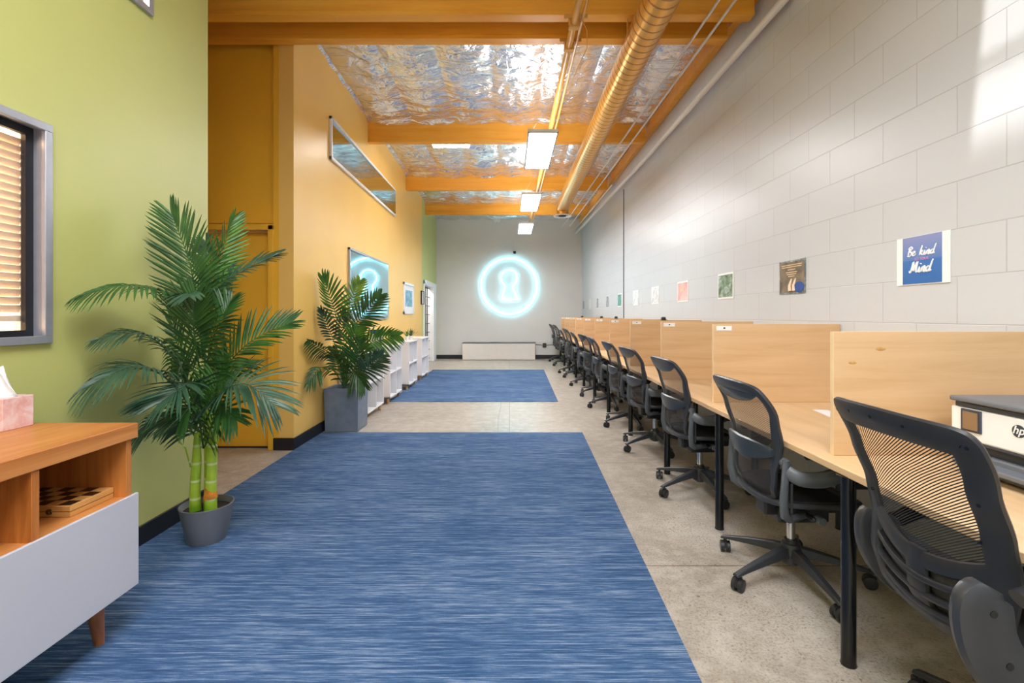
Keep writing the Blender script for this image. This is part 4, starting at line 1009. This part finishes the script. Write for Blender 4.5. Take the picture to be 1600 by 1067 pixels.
fr([(316, 600, 0), (330, 540, -.08), (345, 500, -.12), (360, 470, -.1)], .18, 24, G, face=(-.2,-1,.2), droop=.2)
fr([(316, 600, 0), (290, 560, .06), (270, 520, .1), (262, 470, .12)], .17, 24, G, droop=.25)
fr([(317, 560, 0), (320, 470, .1), (330, 420, .16), (322, 380, .18)], .18, 24, B_, droop=.2)
fr([(316, 500, 0), (308, 470, -.12), (300, 458, -.22), (296, 462, -.32)], .15, 16, B_, face=(0,-.6,1), droop=.4)
fr([(318, 690, 0), (330, 640, .0), (335, 610, -.05), (350, 560, -.06)], .18, 22, Md, face=(0,-1,.2), droop=.25)
fr([(314, 690, 0), (300, 640, .05), (285, 600, .1), (280, 560, .14)], .18, 22, G, droop=.3)
f = MB(); f.tube([A(298, 730, 0), A(290, 700, -.03), A(280, 690, -.05)], .004, 6); f.tube([A(340, 690), A(348, 650), A(352, 620)], .004, 6); f.build('stem', 'trunk', t, o)

# palm in the square stone pot
t = thing('palm_plant', 'bushy palm in a square blue-grey planter by the yellow wall', 'plant', (-1.84, 5.43, 0)); o = t.location
x0, x1, y0, y1 = -2.03, -1.648, 5.235, 5.61
f = MB(); f.quadloop([[(x0+e, y0+e, z), (x1-e, y0+e, z), (x1-e, y1-e, z), (x0+e, y1-e, z)] for e, z in ((.012, .001), (0, .475), (.03, .475), (.03, .42))]); f.build('planter', 'stone_pot', t, o, .004)
MB().box(x0+.03, x1-.03, y0+.03, y1-.03, .40, .425).build('soil', 'soil', t, o)
PY = 5.43
def A2(x, y, dz=0): return at(x, y, PY+dz)
for x, y in ((525, 545), (535, 540), (545, 545), (530, 560), (552, 555)):
    MB().tube([at(538, 606, PY), A2((538+x)/2, 570), A2(x, y)], [.012, .01, .006], 8).build('stem', 'leaf_dark', t, o)
def f2(ptl, L, nl, m, **k): frond(t, o, [A2(*p) for p in ptl], L, nl, m, wid=.014, **k)
f2([(536, 590), (528, 510, -.08), (518, 470, -.2), (502, 434, -.32)], .24, 15, Md, droop=.1, start=.4, fold=.1)
f2([(538, 590), (543, 510), (550, 470), (562, 440)], .16, 13, 'leaf_lime', droop=.1, start=.5, fold=.1)
f2([(540, 590), (550, 520, -.05), (570, 490, -.05), (594, 462, -.05)], .21, 16, G, droop=.12, start=.35, fold=.1)
f2([(536, 590), (524, 540, -.1), (512, 510, -.25), (499, 484, -.36)], .18, 13, B_, droop=.2, start=.4)
f2([(536, 600), (524, 560, -.15), (505, 545, -.4), (477, 532, -.66)], .20, 15, G, droop=.3, start=.35)
f2([(540, 600), (560, 545), (590, 530), (622, 524, -.05)], .20, 16, Md, droop=.2, start=.35)
f2([(536, 602), (520, 578, -.15), (500, 575, -.45), (478, 598, -.66)], .20, 14, G, droop=.3, start=.3)
f2([(540, 602), (555, 575, -.1), (560, 560, -.15), (563, 535, -.18)], .24, 15, G, droop=.15, start=.2)
f2([(541, 602), (565, 585, -.15), (580, 570, -.2), (596, 556, -.22)], .20, 14, B_, droop=.2, start=.25)
f2([(540, 600), (550, 580, -.15), (556, 585, -.22), (568, 600, -.25)], .18, 12, G, droop=.4, start=.2)
f2([(538, 590), (538, 540, .05), (534, 510, .08), (540, 490, .1)], .18, 14, B_, droop=.2, start=.2)
f2([(538, 600), (545, 560, -.05), (552, 530, -.1), (558, 515, -.12)], .22, 14, Md, droop=.2, start=.2)
f2([(536, 602), (530, 575, -.1), (524, 560, -.12), (520, 545, -.15)], .16, 12, G, droop=.3, start=.1)

# ================================================================ WHITE BOOKCASES
def bookcase(y0, y1, lab):
    t = thing('bookcase', lab, 'bookcase', (-1.89, (y0+y1)/2, 0), 0, 'white cube bookcases along the yellow wall'); o = t.location
    xa = xl(y1)+.02; xb = -1.70; z0, z1 = .088, .81; th = .018
    f = MB(); f.box(xa, xb, y0, y0+th, z0, z1).box(xa, xb, y1-th, y1, z0, z1).box(xa, xb, y0, y1, z0, z0+th)
    f.build('case', 'shelf_white', t, o, .001)
    MB().box(xa, xb+.004, y0-.004, y1+.004, z1-.001, z1+.02).build('top', 'shelf_white', t, o, .001)
    MB().box(xa, xb, y0+th, y1-th, (z0+z1)/2-.01, (z0+z1)/2+.01).build('shelf', 'shelf_white', t, o)
    MB().box(xa, xb, (y0+y1)/2-.009, (y0+y1)/2+.009, z0+th, z1-.001).build('divider', 'shelf_white', t, o)
    MB().box(xa-.002, xa+.004, y0+.001, y1-.001, z0, z1).build('back_panel', 'shelf_white', t, o)
    for x in (xb-.045, xa+.045):
        for y in (y0+.05, y1-.05): MB().lathe([(.019, 0.0095 if y0 > 6.7 else .0005), (.022, .088)], (x, y, 0), 14).build('leg', 'oak_leg', t, o)
for y0, y1, lab in ((5.76, 6.50, 'white cube bookcase nearest the camera, partly behind the square planter'), (6.84, 7.60, 'white cube bookcase, second from the camera'),
                    (8.12, 8.86, 'white cube bookcase, third from the camera, two small plants on it'), (9.33, 10.12, 'white cube bookcase farthest from the camera')):
    bookcase(y0, y1, lab)
ZT = .8305
t = thing('tabletop_sign', 'blue and white card stand on the nearest white bookcase', 'sign', (-1.8, 6.25, ZT)); o = t.location
MB().box(-1.81, -1.66+.0, 6.24, 6.252, ZT, 1.09).build('card', 'paper', t, o)
MB().box(-1.81, -1.66, 6.236, 6.2398, 1.035, 1.09).box(-1.69, -1.66, 6.236, 6.2398, ZT+.01, 1.034).build('blue_band', 'book_blue', t, o)
MB().box(-1.83, -1.705, 6.20, 6.29, ZT, ZT+.008).build('stand_base', 'paper', t, o)
def small_plant(x, y, r, h, lab, spiky, n=22, L=.12, m='leaf_mid'):
    t = thing('potted_plant', lab, 'plant', (x, y, ZT), 0, 'small plants on the bookcases'); o = t.location
    MB().lathe([(r*.75, ZT), (r, ZT+h), (r*.88, ZT+h), (r*.85, ZT+h*.85), (.001, ZT+h*.85)], (x, y, 0), 20).build('pot', 'white_paint', t, o)
    f = MB()
    for i in range(n):
        a = 2.4*i; e = (.35+.6*(i/n)) if spiky else (.1+.9*(i/n)); c, s = math.cos(a), math.sin(a)
        d = Vector((c*math.cos(e*1.5), s*math.cos(e*1.5), math.sin(e*1.5)+.1)); sd = Vector((-s, c, 0)); p = Vector((x, y, ZT+h*.85))
        ln = L*(.8+.4*random.random()); w_ = .007 if spiky else .018
        rg = [[p+d*ln*u+Vector((0,0,-.35*ln*u*u if not spiky else 0))-sd*w_*q, p+d*ln*u+Vector((0,0,-.35*ln*u*u-.003 if not spiky else -.003)), p+d*ln*u+Vector((0,0,-.35*ln*u*u if not spiky else 0))+sd*w_*q] for u, q in ((0, .4), (.3, 1), (.7, .8), (1, .05))]
        f.quadloop(rg, False, False)
    f.build('foliage', m, t, o)
small_plant(-1.78, 7.38, .055, .07, 'bushy low green plant on the second white bookcase', False, 46, .17)
small_plant(-1.80, 8.42, .035, .075, 'spiky succulent in a small white pot, left of the pair on the third bookcase', True, 20, .12)
small_plant(-1.79, 8.70, .045, .07, 'dark spiky plant in a small pot, right of the pair on the third bookcase', True, 26, .13, 'leaf_dark')
